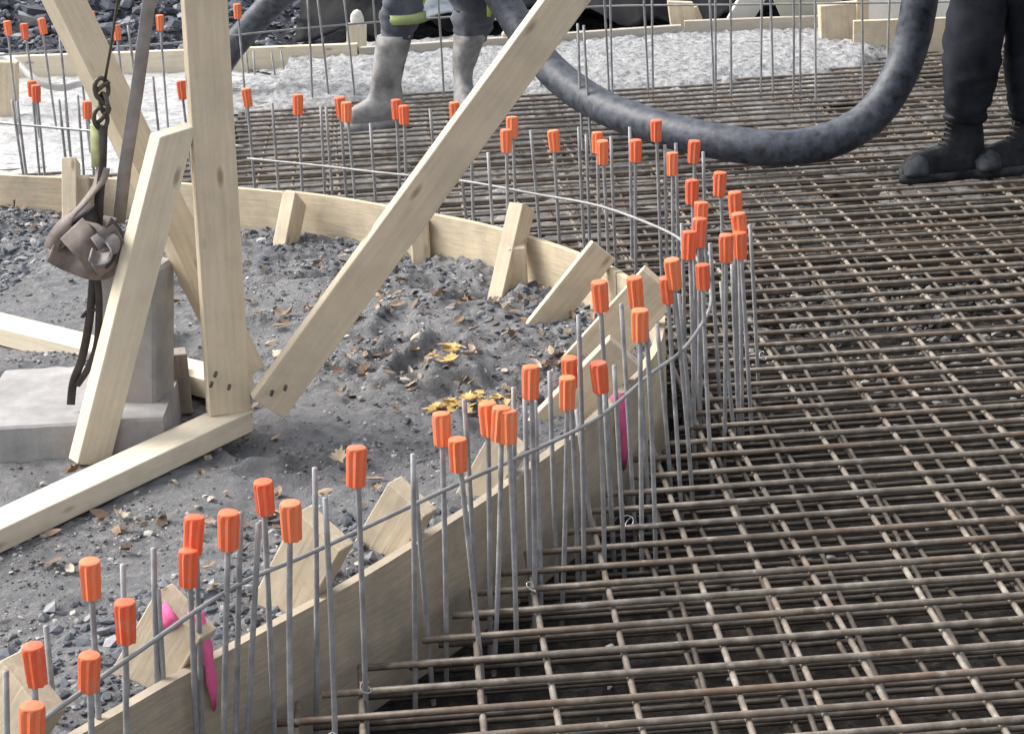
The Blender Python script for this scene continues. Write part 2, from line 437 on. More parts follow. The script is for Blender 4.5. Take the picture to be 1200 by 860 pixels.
tag(co, 'pale wet concrete poured over the far end of the rebar mat', 'concrete', kind='stuff')

sl_ = height_grid('cement_slurry', -4.2, -1.11, 6.9, 10.62, .022, lambda X, Y: conc_z(X, Y) - .012 * np.clip((X + 1.45) / .3, 0, 1), conc_keep, M['slurry'])
tag(sl_, 'shining white cement slurry covering the bars at the far left', 'slurry', kind='stuff')
def puddle_z(X, Y): return -.118 + .085 * fr_np(X, Y, 2.6, 5, 61.) + .02 * np.clip((Y - 7.4) / 1.5, 0, 1) - .09 * np.clip((7.5 - Y) / .8, 0, 1) - .03 * np.clip((X - .6) / 1.0, 0, 1)
pd = height_grid('cement_puddle', -1.2, 2.6, 6.6, 9.6, .04, lambda X, Y: np.minimum(puddle_z(X, Y), -.03), lambda X, Y: (~in_soil_np(X, Y)) & (dist_np(X, Y) > .03), M['puddle'])
tag(pd, 'patchy grey cement water lying between the bars of the mat', 'cement water', kind='stuff')

# bank behind the far formwork
def bank_z(X, Y):
    up = np.clip((Y - 10.7) / 3.2, 0, 1)
    k = np.clip((-X - .8) / .5, 0, 1)
    return -.05 + 1.35 * up ** 1.1 - .12 * (1 - k) + (.012 + .078 * k) * fr_np(X, Y, 1.6, 5, 11.) * (up > 0) + (.006 + .024 * k) * fr_np(X, Y, 9, 4, 12.)
bk = height_grid('bank', -8, 9, 10.6, 16.5, .06, bank_z, lambda X, Y: X > -99, M['bank'])
tag(bk, kind='structure')

# ------------------------------------------------------------------ scattered stones and litter (stuff)
ICO = bmesh.new(); bmesh.ops.create_icosphere(ICO, subdivisions=1, radius=1)
IV = np.array([v_.co[:] for v_ in ICO.verts]); IF = np.array([[v_.index for v_ in f.verts] for f in ICO.faces]); ICO.free()
def stones(name, P, S, m, label, cat, flat=.6):
    n = len(P); V = np.repeat(IV[None], n, 0) * rng.uniform(.6, 1.25, (n, len(IV), 1))
    V *= rng.uniform([.7, .7, flat * .6], [1.3, 1.3, flat * 1.4], (n, 3))[:, None, :]
    a = rng.uniform(0, 2 * PI, n); ca, sa = np.cos(a)[:, None], np.sin(a)[:, None]
    t = rng.uniform(-.6, .6, n); ct, st_ = np.cos(t)[:, None], np.sin(t)[:, None]
    y, z = V[:, :, 1] * ct - V[:, :, 2] * st_, V[:, :, 1] * st_ + V[:, :, 2] * ct
    x = V[:, :, 0]; V = np.stack([x * ca - y * sa, x * sa + y * ca, z], 2)
    V = V * np.asarray(S)[:, None, None] + np.asarray(P)[:, None, :]
    Fc = (IF[None] + (np.arange(n) * len(IV))[:, None, None]).reshape(-1, 3)
    o = raw(name, V.reshape(-1, 3).tolist(), Fc.tolist(), m, smooth=False)
    return tag(o, label, cat, kind='stuff')
def scatter(n, dens, x0, x1, y0, y1):
    X = rng.uniform(x0, x1, n); Y = rng.uniform(y0, y1, n); k = rng.uniform(0, 1, n) < dens(X, Y)
    return X[k], Y[k]
def soil_dens(X, Y):
    D = dist_np(X, Y); ins = in_soil_np(X, Y) & (D > .03)
    heap = np.where(Y < 4.0, np.exp(-((D - .2) / .2) ** 2), 0) + np.where(Y > 4.6, .62 * np.exp(-((D - .08) / .24) ** 2), 0)
    left = np.where((X < -1.5) & (Y > 6.0), .9, 0)
    nz = fr_np(X, Y, 1.7, 3, 21.)
    return ins * np.clip(heap * np.where(Y < 3.7, 1.4, .8) + left + .004 + .07 * nz, 0.004, 1)
X, Y = scatter(75000, soil_dens, -3.3, .45, 2.4, 7.6)
Z = soil_z(X, Y); S = np.minimum(rng.lognormal(math.log(.0068), .5, len(X)), .02)
stones('gravel', np.stack([X, Y, Z + S * .15], 1), S, M['stone'], 'dark crushed stone heaped along the formwork on the soil', 'gravel')
X, Y = scatter(60000, lambda X, Y: in_soil_np(X, Y) * (dist_np(X, Y) > .03) * np.clip(.35 + .9 * fr_np(X, Y, 2.6, 4, 51.), .1, 1), -2.2, .45, 2.5, 7.3)
S = rng.lognormal(math.log(.0031), .4, len(X))
stones('grit', np.stack([X, Y, soil_z(X, Y) + S * .2], 1), S, M['pebble'], 'fine grit and tiny chips strewn over the grey soil', 'grit')
def base_dens(X, Y):
    ok = (~in_soil_np(X, Y)) & (dist_np(X, Y) > .05)
    patch = np.exp(-(((X - 1.1) / 1.0) ** 2 + ((Y - 6.1) / .8) ** 2))
    return ok * np.clip(.02 + .95 * patch + .25 * fr_np(X, Y, 1.2, 3, 31.), .015, 1)
X, Y = scatter(30000, base_dens, -1.6, 2.4, 2.5, 9.3)
S = np.minimum(rng.lognormal(math.log(.0095), .45, len(X)), .018)
stones('pebbles', np.stack([X, Y, np.full(len(X), ZG + .012) + S * .2], 1), S, M['rubble_dark'], 'loose pebbles and rubble on the dark base under the rebar mat', 'pebbles')
X, Y = scatter(70000, lambda X, Y: np.where(X < -1.0, 1, 0), -4.6, 3.2, 10.75, 15.5)
S = rng.lognormal(math.log(.0125), .6, len(X))
stones('rubble', np.stack([X, Y, bank_z(X, Y) + S * .2], 1), S, M['bank_stone'], 'blue grey broken stone covering the bank behind the far formwork', 'rubble')

def leaf_outline(kind):
    if kind == 0:
        return [(-.5, 0), (-.25, .2), (.05, .24), (.35, .12), (.55, 0), (.35, -.12), (.05, -.24), (-.25, -.2)]
    pts = []
    for k in range(20):
        a = 2 * PI * k / 20; r = (.5 if k % 4 == 0 else (.33 if k % 2 else .4)) * (1 - .25 * (k in (9, 10, 11)))
        pts.append((r * math.cos(a), r * math.sin(a)))
    return pts
def leaf_geo(kind, size, curl):
    o = leaf_outline(kind); V = [(0, 0, 0)]; Fc = []
    for x, y in o: V.append((x * size, y * size, curl * size * (abs(y) * 2.2 + x * x * 1.6)))
    for k in range(len(o)): Fc.append((0, 1 + k, 1 + (k + 1) % len(o)))
    return V, Fc
LV, LF = [], []
def lit_dens(X, Y):
    D = dist_np(X, Y); ins = in_soil_np(X, Y) & (D > .04)
    cl = np.zeros(X.shape)
    for (px, py, s) in [(605, 345, .13), (540, 440, .22), (450, 360, .3), (665, 375, .2), (640, 420, .2), (250, 600, .3), (420, 420, .25), (30, 245, .25)]:
        q = g(px, py, .08); cl += np.exp(-(((X - q.x) / s) ** 2 + ((Y - q.y) / s) ** 2))
    return ins * np.clip(.02 + cl * .8, 0, 1)
X, Y = scatter(3400, lit_dens, -2.2, .42, 2.9, 7.2); Z = soil_z(X, Y)
for x, y, z in zip(X, Y, Z):
    V, Fc = leaf_geo(random.choice((0, 0, 1)), random.uniform(.018, .05), random.uniform(-.3, .6))
    R_ = Matrix.Rotation(random.uniform(0, 2 * PI), 3, 'Z') @ Matrix.Rotation(random.uniform(-.6, .6), 3, 'X') @ Matrix.Rotation(random.uniform(-.5, .5), 3, 'Y')
    n0 = len(LV)
    for v_ in V:
        q = R_ @ Vector(v_); LV.append((q.x + x, q.y + y, q.z + z + .009))
    for f in Fc: LF.append(tuple(n0 + k for k in f))
tag(raw('leaf_litter', LV, LF, M['litter'], smooth=False), 'brown dead leaves and bark scraps scattered over the grey soil', 'leaf litter', kind='stuff')
LC = [('upper clump of yellow leaves', (520, 420), 14, (26, 15)), ('lower left clump of yellow leaves', (526, 466), 15, (32, 11)), ('lower right clump of yellow leaves', (560, 456), 13, (25, 12))]
k = 0
for what, (cx, cy), n, (sx, sy) in LC:
    for j in range(n):
        px, py = cx + random.gauss(0, sx * .6), cy + random.gauss(0, sy * .6)
        q = g(px, py, .1); q.z = sz(q.x, q.y) + .01 + .0009 * j
        V, Fc = leaf_geo(1, random.uniform(.026, .052), random.uniform(-.15, .35))
        o = raw('maple_leaf', V, Fc, M['yellow_leaf'], smooth=False)
        o.location = q; o.rotation_euler = (random.uniform(-.3, .3), random.uniform(-.3, .3), random.uniform(0, 6.28))
        tag(o, 'yellow fallen leaf in the ' + what + ' on grey soil', 'leaf', what)

# ------------------------------------------------------------------ formwork boards
def board(name, i0, i1, z0, z1, th, m, label):
    bm = bmesh.new(); R = []
    for i in range(i0, i1 + 1):
        n = soil_n(i); p = BC[i]
        if i == i0: p = p + tangent(i) * .002
        a = Vector((p.x, p.y, 0)); b_ = Vector((p.x + n.x * th, p.y + n.y * th, 0))
        up = Vector((0, 0, BZ[i] + z1)); dn = Vector((0, 0, z0))
        R.append([a + dn, a + up, b_ + up, b_ + dn])
    loft(bm, R)
    return tag(obj(name, bm, m, smooth=False), label, 'formwork board', 'formwork boards around the soil bay')
nB = len(BC)
j1, j2, j3 = on_board(752, 435), on_board(735, 320), on_board(333, 222)
board('formwork_board', 0, j1, ZG, 0, .022, M['form'], 'dirty brown formwork board beside the near row of capped rods')
board('formwork_board', j1, j2, ZG, -.003, .02, M['form_far'], 'short bent formwork board closing the rounded tip of the soil bay')
board('formwork_board', j2, j3, ZG, 0, .022, M['form_far'], 'clean pale formwork board behind the far struts with a big knot')
board('formwork_board', j3, nB - 1, ZG, -.005, .022, M['form_far'], 'pale formwork board between the soil and the white concrete at left')
# nailed batten along the outside top edge is not visible; the big knot is
q = gy(410, 248, 6.4)

def strut(px, py, label, ztop=.34, th=58, width=.095, thick=.045, twist=0.0, down=.2, m='pine_edge', pink=False):
    i = on_board(px, py); ZB = BZ[i]; n = soil_n(i); n = Vector((n.x, n.y, 0)); n = Matrix.Rotation(twist, 3, 'Z') @ n
    a = math.radians(th); d = n * math.cos(a) - Vector((0, 0, math.sin(a)))
    b0 = Vector((BC[i].x, BC[i].y, ZB)) + n * (.024 + width / 2 / math.sin(a))
    top = b0 - d * ((ztop - ZB) / math.sin(a)); bot = b0 + d * (down / math.sin(a))
    root = empty('formwork_strut', (b0.x, b0.y, ZB), label, 'strut', 'timber struts propping the formwork')
    w = n * math.sin(a) + Vector((0, 0, math.cos(a)))
    plank('timber', top, bot, w, width, thick, M[m], root)
    if pink:
        t3 = d.cross(w).normalized()
        if t3.y > 0: t3 = -t3
        bm = bmesh.new(); c0 = top + t3 * (thick / 2 + .0012) + d * .002 + w * .008
        ribbon(bm, [c0, c0 + d * .02 + w * .004, c0 + d * .042 + w * .01, c0 + d * .06 + w * .02], [.05, .045, .03, .012], .0016, w)
        obj('paint_mark', bm, M['pink_paint'], root)
    return root
strut(62, 880, 'pale timber strut at the lower left corner of the formwork', .27, 50, .12)
strut(240, 781, 'pale timber strut with pink paint on its sharp tip', .24, 54, .115, twist=.06, down=.2, pink=True)
strut(398, 694, 'pale timber strut beside the gravel, right of the pink painted one', .275, 57, .11, twist=.06)
strut(508, 627, 'narrow pale strut beyond the two near ones on the formwork', .225, 56, .1, twist=-.02)
strut(618, 556, 'short pale strut behind the paired capped rods', .22, width=.08)
strut(745, 446, 'pale strut lying low near the dark pink stain', .23, 45, .1, twist=.3, down=.16)
strut(772, 380, 'wide pale strut at the rounded tip of the formwork', .28, 48, .12, twist=-.1)
strut(722, 314, 'thin edged slanting strut on the inside of the bend', .255, 48, .085, .024, twist=-.25, down=.24)
strut(616, 276, 'thick slanting strut beside a square peg on the far board', .29, 62, .07, .05, twist=.35)
strut(358, 226, 'broad strut half buried in gravel left of the knot', .2, 52, .1, .045, twist=.3)
strut(88, 206, 'slanting strut behind the brown strap bundle', .26, 60, .08, .05, twist=.3)
def peg(px, py, zt, label, w=.06, t=.04, off=.05, m='pine_edge', yaw=0.0):
    i = on_board(px, py); n = soil_n(i); q = BC[i] + n * off
    o = plank('formwork_peg', (q.x, q.y, -.02), (q.x, q.y, zt), (math.cos(yaw), math.sin(yaw), 0), w, t, M[m], bev=.006)
    return tag(o, label, 'peg', 'square pegs behind the far formwork')
peg(627, 279, .19, 'square timber peg right of the thick slanting strut', .055, .05, .07)
peg(502, 250, .19, 'square timber peg under the long diagonal brace', .06, .045, .05)
peg(97, 205, .21, 'square timber peg beside the strut behind the strap bundle', .07, .045, .055)

# pink marking strips hanging over the board
def mark(px0, py0, z0, z1, w, m, label):
    i = on_board(px0, py0); n = soil_n(i); t = tangent(i)
    q = BC[i] - n * .006
    bm = bmesh.new(); pts = [(q.x + n.x * .02, q.y + n.y * .02, z0 + .006), (q.x, q.y, z0)]
    for k in range(1, 7):
        f = k / 6; pts.append((q.x - n.x * .006 * math.sin(f * 3) + t.x * .012 * f, q.y - n.y * .006 * math.sin(f * 3) + t.y * .012 * f, z0 + (z1 - z0) * f))
    ribbon(bm, pts, [w * .55, w * .9, w * .6, w, w * .7, w * .85, w * .5, w * .25], .0012, (t.x, t.y, 0))
    return tag(obj('marking_ribbon', bm, m), label, 'marking ribbon', 'pink marking ribbons')
mark(238, 776, .235, .05, .03, M['pink_paint'], 'bright pink strip hanging over the near board')
mark(731, 466, .15, -.03, .075, M['dark_pink'], 'dark pink strip low on the board near the bend')

# ------------------------------------------------------------------ rebar mats
AZ = math.radians(-3.0)
LD = Vector((math.sin(AZ), math.cos(AZ))); CD = Vector((math.cos(AZ), -math.sin(AZ)))
sl = [(p.x, p.y) for p in offset_curve(.03)]
poly_slab = sl + [(-3.6, 10.2), (0, 10.55), (3.6, 9.7), (3.6, 2.1), (sl[0][0], 2.1)]
def conc_cover(x, y): return y > float(np.interp(x, cfx, cfy)) + .35 and x > -1.05
def segs(o, d, lo, hi, st=.02):
    out = []; cur = None; t = lo
    while t < hi:
        p = o + d * t; ins = inside(poly_slab, p.x, p.y) and not conc_cover(p.x, p.y)
        if ins and cur is None: cur = t
        if not ins and cur is not None: out.append((cur, t)); cur = None
        t += st
    if cur is not None: out.append((cur, hi))
    return [(a, b_) for a, b_ in out if b_ - a > .12]
def bar_bm(o, d, a, b_, z, r, n=6, wob=.003, inset=True):
    L = b_ - a; k = max(2, int(L / .35)); s1, s2 = random.uniform(0, 9), random.uniform(0, 9); pts = []
    nrm = Vector((-d.y, d.x))
    for i in range(k + 1):
        t = a + L * i / k
        w = wob * noise.noise(Vector((t * .9 + s1, s2, 0))) * 2.2; zz = wob * .8 * noise.noise(Vector((t * 1.3, s1, s2)))
        p = o + d * t + nrm * w; pts.append((p.x, p.y, z + zz))
    bm = bmesh.new(); tube(bm, pts, r, n); return bm
mat_root = empty('rebar_mat', (1.2, 5.0, 0), 'wide upper mat of brown reinforcing bars across the slab', 'rebar mat', 'rebar mats of the slab')
low_root = empty('rebar_mat', (1.2, 5.0, -.09), 'darker lower mat of reinforcing bars seen through the upper one', 'rebar mat', 'rebar mats of the slab')
O0 = Vector((0, 2.3))
y = 0.0; nrow = 0
while y < 7.7:
    o = O0 + LD * y + LD * random.uniform(-.007, .007)
    ang = random.gauss(0, .0022); d = Vector((CD.x * math.cos(ang) - CD.y * math.sin(ang), CD.x * math.sin(ang) + CD.y * math.cos(ang)))
    for a, b_ in segs(o, d, -3.2, 3.2):
        if nrow < 100:
            obj('cross_bar', bar_bm(o, d, a + random.uniform(0, .05), b_, .0, .0069), M['mat_bar'], mat_root); nrow += 1
    y += .098 if y < 2.5 else .106
x = -2.6; nl = 0
while x < 3.2:
    o = Vector((x, 2.3)) + Vector((random.uniform(-.022, .022), 0)); ang = random.gauss(0, .009)
    d = Vector((LD.x * math.cos(ang) - LD.y * math.sin(ang), LD.x * math.sin(ang) + LD.y * math.cos(ang)))
    for a, b_ in segs(o, d, -.1, 8.2):
        obj('long_bar', bar_bm(o, d, a + random.uniform(0, .05), b_, -.0134, .0065), M['long_bar'], mat_root); nl += 1
    x += .15
y = .05; kk = 0
while y < 7.2:
    o = O0 + LD * y + LD * random.uniform(-.012, .012)
    for a, b_ in segs(o, CD, -3.2, 3.2):
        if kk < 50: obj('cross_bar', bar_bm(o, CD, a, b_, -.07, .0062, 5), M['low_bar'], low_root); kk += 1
    y += .104 if y < 3 else .16
y = .1; kk = 0
while y < 4.6:
    o = O0 + LD * y + LD * random.uniform(-.01, .01)
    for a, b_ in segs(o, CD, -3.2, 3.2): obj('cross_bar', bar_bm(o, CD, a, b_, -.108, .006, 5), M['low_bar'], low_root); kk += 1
    y += .104
x = .42; az2 = math.radians(-4.4); L2 = Vector((math.sin(az2), math.cos(az2)))
while x < 3.2:
    o = Vector((x, 2.3)) + Vector((random.uniform(-.012, .012), 0))
    for a, b_ in segs(o, L2, -.1, 8.0):
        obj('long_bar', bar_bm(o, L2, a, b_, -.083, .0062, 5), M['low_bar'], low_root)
    x += .142

# a third layer of bars lies slightly askew between the two
az3 = math.radians(-1.0); L3 = Vector((math.sin(az3), math.cos(az3))); x = .35
while x < 3.2:
    o = Vector((x, 2.3)) + Vector((random.uniform(-.02, .02), 0))
    for a, b_ in segs(o, L3, -.1, 8.0):
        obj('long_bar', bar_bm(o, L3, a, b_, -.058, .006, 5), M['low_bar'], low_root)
    x += .17

# ------------------------------------------------------------------ upright rods with orange safety caps
def rod_mesh(L, seed, r=.0052, n=7):
    random.seed(seed); bm = bmesh.new(); b1, b2 = random.uniform(-.004, .004), random.uniform(-.004, .004); pts = []
    for i in range(9):
        f = i / 8; s = math.sin(f * PI)
        pts.append((b1 * s, b2 * s, -L * (1 - f)))
    tube(bm, pts, r, n); return mesh_of(bm, 'rod')
def cap_mesh(h=.066, r0=.0148, r1=.0166):
    bm = bmesh.new(); n = 32; R = []
    prof = [(-h, .55 * r0, 0), (-h, r0 * .97, 1), (-h + .004, r0, 1), (-.012, r1 * .98, 1), (-.006, r1, .6), (-.002, r1 * 1.02, 0), (.0, r1 * .96, 0), (.0015, r1 * .5, 0)]
    for z, r, fin in prof:
        ring = []
        for k in range(n):
            a = 2 * PI * k / n
            q = r * (1 + fin * (.13 if k % 4 == 0 else (-.12 if k % 4 == 2 else 0)))
            ring.append(Vector((q * math.cos(a), q * math.sin(a), z)))
        R.append(ring)
    loft(bm, R); return mesh_of(bm, 'safety_cap', False)
RODS = [rod_mesh(.66, 100 + k) for k in range(5)]
for me in RODS: me.materials.append(M['dowel'])
CAPM = cap_mesh(); CAPM.materials.append(M['cap'])
random.seed(11)
proto = bpy.data.objects.new('capped_rebar', None)
pr = bpy.data.objects.new('rod', RODS[0]); pr.parent = proto
pc = bpy.data.objects.new('safety_cap', CAPM); pc.parent = proto
ZT = .5
def place_rod(top, bottom=None, cap=True, label='', group='', zt=None, foot=None):
    if bottom is not None:
        b_ = g(*bottom, foot if foot is not None else .0); t = gy(top[0], top[1], b_.y + random.uniform(-.004, .004))
    else:
        z = zt if zt is not None else random.uniform(.465, .495)
        t = g(*top, z); b_ = Vector((t.x + random.gauss(0, .009), t.y + random.gauss(0, .009), 0))
    ax = (t - b_).normalized(); rot = Vector((0, 0, 1)).rotation_difference(ax)
    if cap:
        root = proto.copy(); C.objects.link(root)
        r = pr.copy(); C.objects.link(r); r.parent = root; r.data = random.choice(RODS); r.location = (0, 0, -.006)
        c = pc.copy(); C.objects.link(c); c.parent = root; c.rotation_euler = (random.uniform(-.07, .07), random.uniform(-.07, .07), random.uniform(0, 6.3))
        s = random.uniform(.95, 1.05); c.scale = (s, s, s * random.uniform(.94, 1.06))
    else:
        root = bpy.data.objects.new('bare_rebar', random.choice(RODS)); C.objects.link(root)
    root.location = t; root.rotation_mode = 'QUATERNION'; root.rotation_quaternion = rot @ Quaternion((0, 0, 1), random.uniform(0, 6.28))
    tag(root, label, 'capped rod' if cap else 'bare rod', group)
    return root
CAPS = {
 'at the lower left corner': [((38, 826), (50, 1100)), ((38, 756), (52, 1030)), ((105, 767), (115, 1010)), ((105, 657), (118, 930)), ((146, 705), (153, 965))],
 'around the pink-tipped strut': [((221, 644), (230, 880)), ((228, 605), (234, 872)), ((268, 600), (262, 885)), ((308, 564), (321, 849)), ((340, 589), (344, 872))],
 'along the middle of the near board': [((418, 524), (428, 812)), ((517, 484), (521, 736)), ((536, 514), (560, 748)), ((571, 472), (573, 705)), ((588, 477), (580, 719)), ((595, 481), (603, 719)), ((622, 429), (625, 690)), ((667, 419), (675, 640)), ((665, 442), (659, 662)), ((701, 425), (706, 645))],
 'in front of the tip struts': [((702, 330), (716, 590)), ((743, 325), (758, 560)), ((750, 363), (752, 616)), ((781, 325), (796, 561)), ((787, 304), (809, 561)), ((823, 310), (833, 520))],
 'in the outer group right of the tip': [((851, 275), (849, 501)), ((867, 272), (879, 471)), ((865, 250), (869, 468)), ((861, 225), None), ((844, 202), None)],
 'in the inner group behind the tip': [((808, 271), None), ((820, 256), None), ((822, 237), None), ((811, 211), None), ((788, 179), None), ((814, 165), None)],
 'before the dark hose': [((769, 141), None), ((745, 164), None), ((706, 165), None), ((700, 155), None), ((648, 153), None)],
 'between grey boots and hose': [((593, 152), None), ((600, 137), None), ((532, 120), None)],
 'before the left grey boot': [((464, 117), None), ((473, 124), None), ((398, 114), None), ((406, 120), None), ((349, 111), None), ((288, 104), None)],
 'standing in the white concrete at left': [((212, 95), None), ((42, 100), None), ((37, 95), None), ((102, 119), None)]}
BARE = {
 'at the lower left corner': [((7, 786), (16, 1030)), ((54, 733), (66, 900)), ((144, 661), (152, 870))],
 'around the pink-tipped strut': [((180, 642), (188, 880)), ((185, 690), (197, 880)), ((282, 600), (276, 870)), ((303, 613), (288, 870))],
 'along the middle of the near board': [((369, 548), (369, 806)), ((381, 583), (391, 868)), ((484, 532), (486, 775)), ((486, 560), (502, 748)), ((544, 468), (555, 700)), ((602, 454), (604, 690)), ((615, 463), (622, 668)), ((627, 470), (632, 668)), ((644, 435), (651, 640)), ((676, 480), (694, 615)), ((678, 369), (683, 645))],
 'in front of the tip struts': [((708, 455), (717, 600)), ((720, 428), (729, 620)), ((728, 356), (741, 575)), ((757, 372), (766, 613)), ((770, 380), (782, 540)), ((795, 345), (811, 500)), ((812, 350), (821, 480))],
 'in the outer group right of the tip': [((879, 263), (887, 431)), ((845, 330), (860, 486)), ((858, 310), (866, 478))],
 'in the inner group behind the tip': [((779, 170), None), ((792, 168), None), ((824, 178), None), ((832, 285), (842, 455)), ((799, 262), None)],
 'before the dark hose': [((738, 149), None), ((678, 149), None), ((687, 158), None), ((622, 153), None), ((716, 160), None)],
 'between grey boots and hose': [((572, 179), None), ((552, 165), None)],
 'before the left grey boot': [((504, 128), None), ((434, 145), None), ((319, 121), None), ((376, 125), None), ((382, 126), None)],
 'standing in the white concrete at left': [((14, 117), None), ((20, 119), None), ((69, 117), None), ((76, 117), None), ((91, 112), None), ((179, 90), None)]}
for table, cap, kind in ((CAPS, True, 'orange-capped rod'), (BARE, False, 'bare steel rod')):
    for where, lst in table.items():
        for k, (t, b_) in enumerate(sorted(lst, key=lambda e: e[0][0])):
            place_rod(t, b_, cap, f'{ORD[k]} {kind} from the left {where}', ('capped rods' if cap else 'bare rods') + ' around the formwork',
                      zt=None if b_ else ((.4 if 'concrete at left' in where else (.415 if not cap else None))))

# horizontal tie rods bent along the uprights
ZH = .30
TP = [(-60, 920), (40, 850), (145, 775), (270, 690), (370, 645), (530, 570), (620, 530), (700, 490), (760, 440), (800, 410), (828, 370), (833, 345), (825, 318), (800, 283), (760, 262), (700, 241), (630, 228), (540, 212), (450, 203), (380, 195), (290, 186)]
bm = bmesh.new(); tube(bm, smooth_path([g(*p, ZH) for p in TP], 6), .0043, 7)
tag(obj('tie_bar', bm, M['tie']), 'thin horizontal tie rod bent round the tip along the upright rods', 'tie rod', 'horizontal tie rods')
bm = bmesh.new(); tube(bm, smooth_path([g(*p, ZH) for p in [(285, 172), (220, 164), (160, 158), (100, 153), (0, 144), (-120, 132)]], 5), .005, 7)
tag(obj('tie_bar', bm, M['tie']), 'horizontal tie rod crossing the rods in white concrete at left', 'tie rod', 'horizontal tie rods')

# loose curls of tie wire at the feet of the rods
WP = [(428, 806, 'at the foot of a capped rod near the bottom edge'), (622, 690, 'on the mat below the pale-specked cap'), (737, 612, 'on the mat below the dark pink strip'), (390, 868, 'at the very bottom edge of the mat'), (893, 418, 'by the outermost rod right of the tip')]
for px, py, wh in WP:
    c = g(px, py, .012); bm = bmesh.new(); pts = []
    for k in range(11):
        a = k * .9; r = .005 + .0006 * k
        pts.append((c.x + r * math.cos(a) * (1 + .3 * random.random()), c.y + r * math.sin(a), c.z + .003 + .010 * math.sin(a * .7 + px)))
    tube(bm, smooth_path(pts, 3), .0012, 5)
    tag(obj('tie_wire', bm, M['wire']), 'curl of bright tie wire ' + wh, 'tie wire', 'curls of tie wire')

# ------------------------------------------------------------------ timber frame at left
ZS = .075
fr = empty('shoring_rack', g(262, 490, ZS), 'tall pale timber frame of post, braces and sill on the grey soil', 'timber frame')
# sill on the ground
T0 = g(0, 622, ZS + .052); T1 = g(295, 483, ZS + .052)
dirS = (T1 - T0).normalized(); nS = Vector((-dirS.y, dirS.x, 0))
s0 = T0 - dirS * .55 + nS * .0475; s1 = T1 + nS * .0475
plank('sill', s0 - Vector((0, 0, .0225)), s1 - Vector((0, 0, .0225)), nS, .095, .05, M['pine_pale'], fr)
# post
yp = (s1.y) - .02
pb = gy(267, 474, yp); pb.z = ZS + .054
pt = gy(239, 0, yp + .02); ax = (pt - pb)
pt = pb + ax * 1.25
plank('post', pb, pt, (math.cos(.33), math.sin(.33), 0), .098, .045, M['pine'], fr)
# long diagonal brace rising to the right, nailed in front
b0 = gy(313, 476, yp - .05); b1 = gy(662, 0, yp + .1); ax = b1 - b0
plank('brace', b0, b0 + ax * 1.3, (.81, .26, -.58), .093, .036, M['pine'], fr)
# diagonal brace crossing behind
b0 = gy(290, 440, yp + .09); b1 = gy(75, 0, yp + .2); ax = b1 - b0
plank('brace', b0, b0 + ax * 1.3, (-.55, -.78, -.28), .088, .046, M['pine'], fr)
# short front brace
b0 = g(104, 542, ZS); b1 = gy(203, 152, yp - .03); ax = b1 - b0
plank('brace', b0 - ax * .0, b1, (.78, .62, 0), .085, .045, M['pine_pale'], fr, cut1=.5)
def nail(px, py, yy, r=.0045):
    c = gy(px, py, yy); bm = bmesh.new(); tube(bm, [c + Vector((0, .02, 0)), c - Vector((0, .003, 0)), c - Vector((0, .0045, 0))], [r, r, r * .7], 8)
    obj('nail', bm, M['chain_steel'], fr)
for a_ in [(247, 452, yp - .07), (268, 455, yp - .07), (252, 440, yp - .07), (318, 462, yp - .09), (334, 456, yp - .09)]: nail(*a_)
# loose plank behind
T0 = g(0, 386, ZS + .05); T1 = g(262, 452, ZS + .05); dd = (T1 - T0).normalized(); nn = Vector((-dd.y, dd.x, 0))
tag(plank('timber_plank', T0 - dd * .8 + nn * .05 - Vector((0, 0, .022)), T1 + nn * .05 - Vector((0, 0, .022)), nn, .1, .052, M['pine_pale']),
    'white looking plank lying flat behind the concrete pedestal', 'plank')

# ------------------------------------------------------------------ concrete pad and pedestal with the sling
pz = ZS + .085
A = g(-40, 503, pz); B_ = g(150, 492, pz)
pad = empty('concrete_footing', g(120, 520, ZS), 'low grey concrete footing with a square stub behind the front brace', 'footing')
bm = bmesh.new(); fx = (B_ - A).normalized(); fy = Vector((-fx.y, fx.x, 0)); L = (B_ - A).length + .08
R = []
nseg = 14
for k in range(nseg + 1):
    p = A + fx * (L * k / nseg); jt = .004 * noise.noise(Vector((k * .9, 3, 1)))
    a = p + fy * jt; R.append([a - Vector((0, 0, .11)) - fy * .012, a - Vector((0, 0, .006)), a + fy * .006, a + fy * (.46 + .03 * noise.noise(Vector((k * 1.3, 1, 5)))) + Vector((0, 0, -.006)), a + fy * .5 - Vector((0, 0, .12))])
loft(bm, R); obj('slab', bm, M['old_concrete'], pad, smooth=False)
q0 = g(157, 488, ZS + .05); q0.y += .07
top_z = gy(157, 306, q0.y).z
rz = math.atan2(fx.y, fx.x)
plank('pedestal', gy(158, 520, q0.y), gy(157, 306, q0.y), (math.cos(rz - .25), math.sin(rz - .25), 0), .155, .13, M['old_concrete'], pad, bev=.008)
q1 = g(203, 487, ZS); q1.y += .06
obj0 = plank('timber_block', (q1.x, q1.y, ZS - .01), (q1.x, q1.y, ZS + .145), (math.cos(.2), math.sin(.2), 0), .075, .06, M['old_wood'])
tag(obj0, 'short dark weathered timber block between the pedestal and the post', 'timber block')

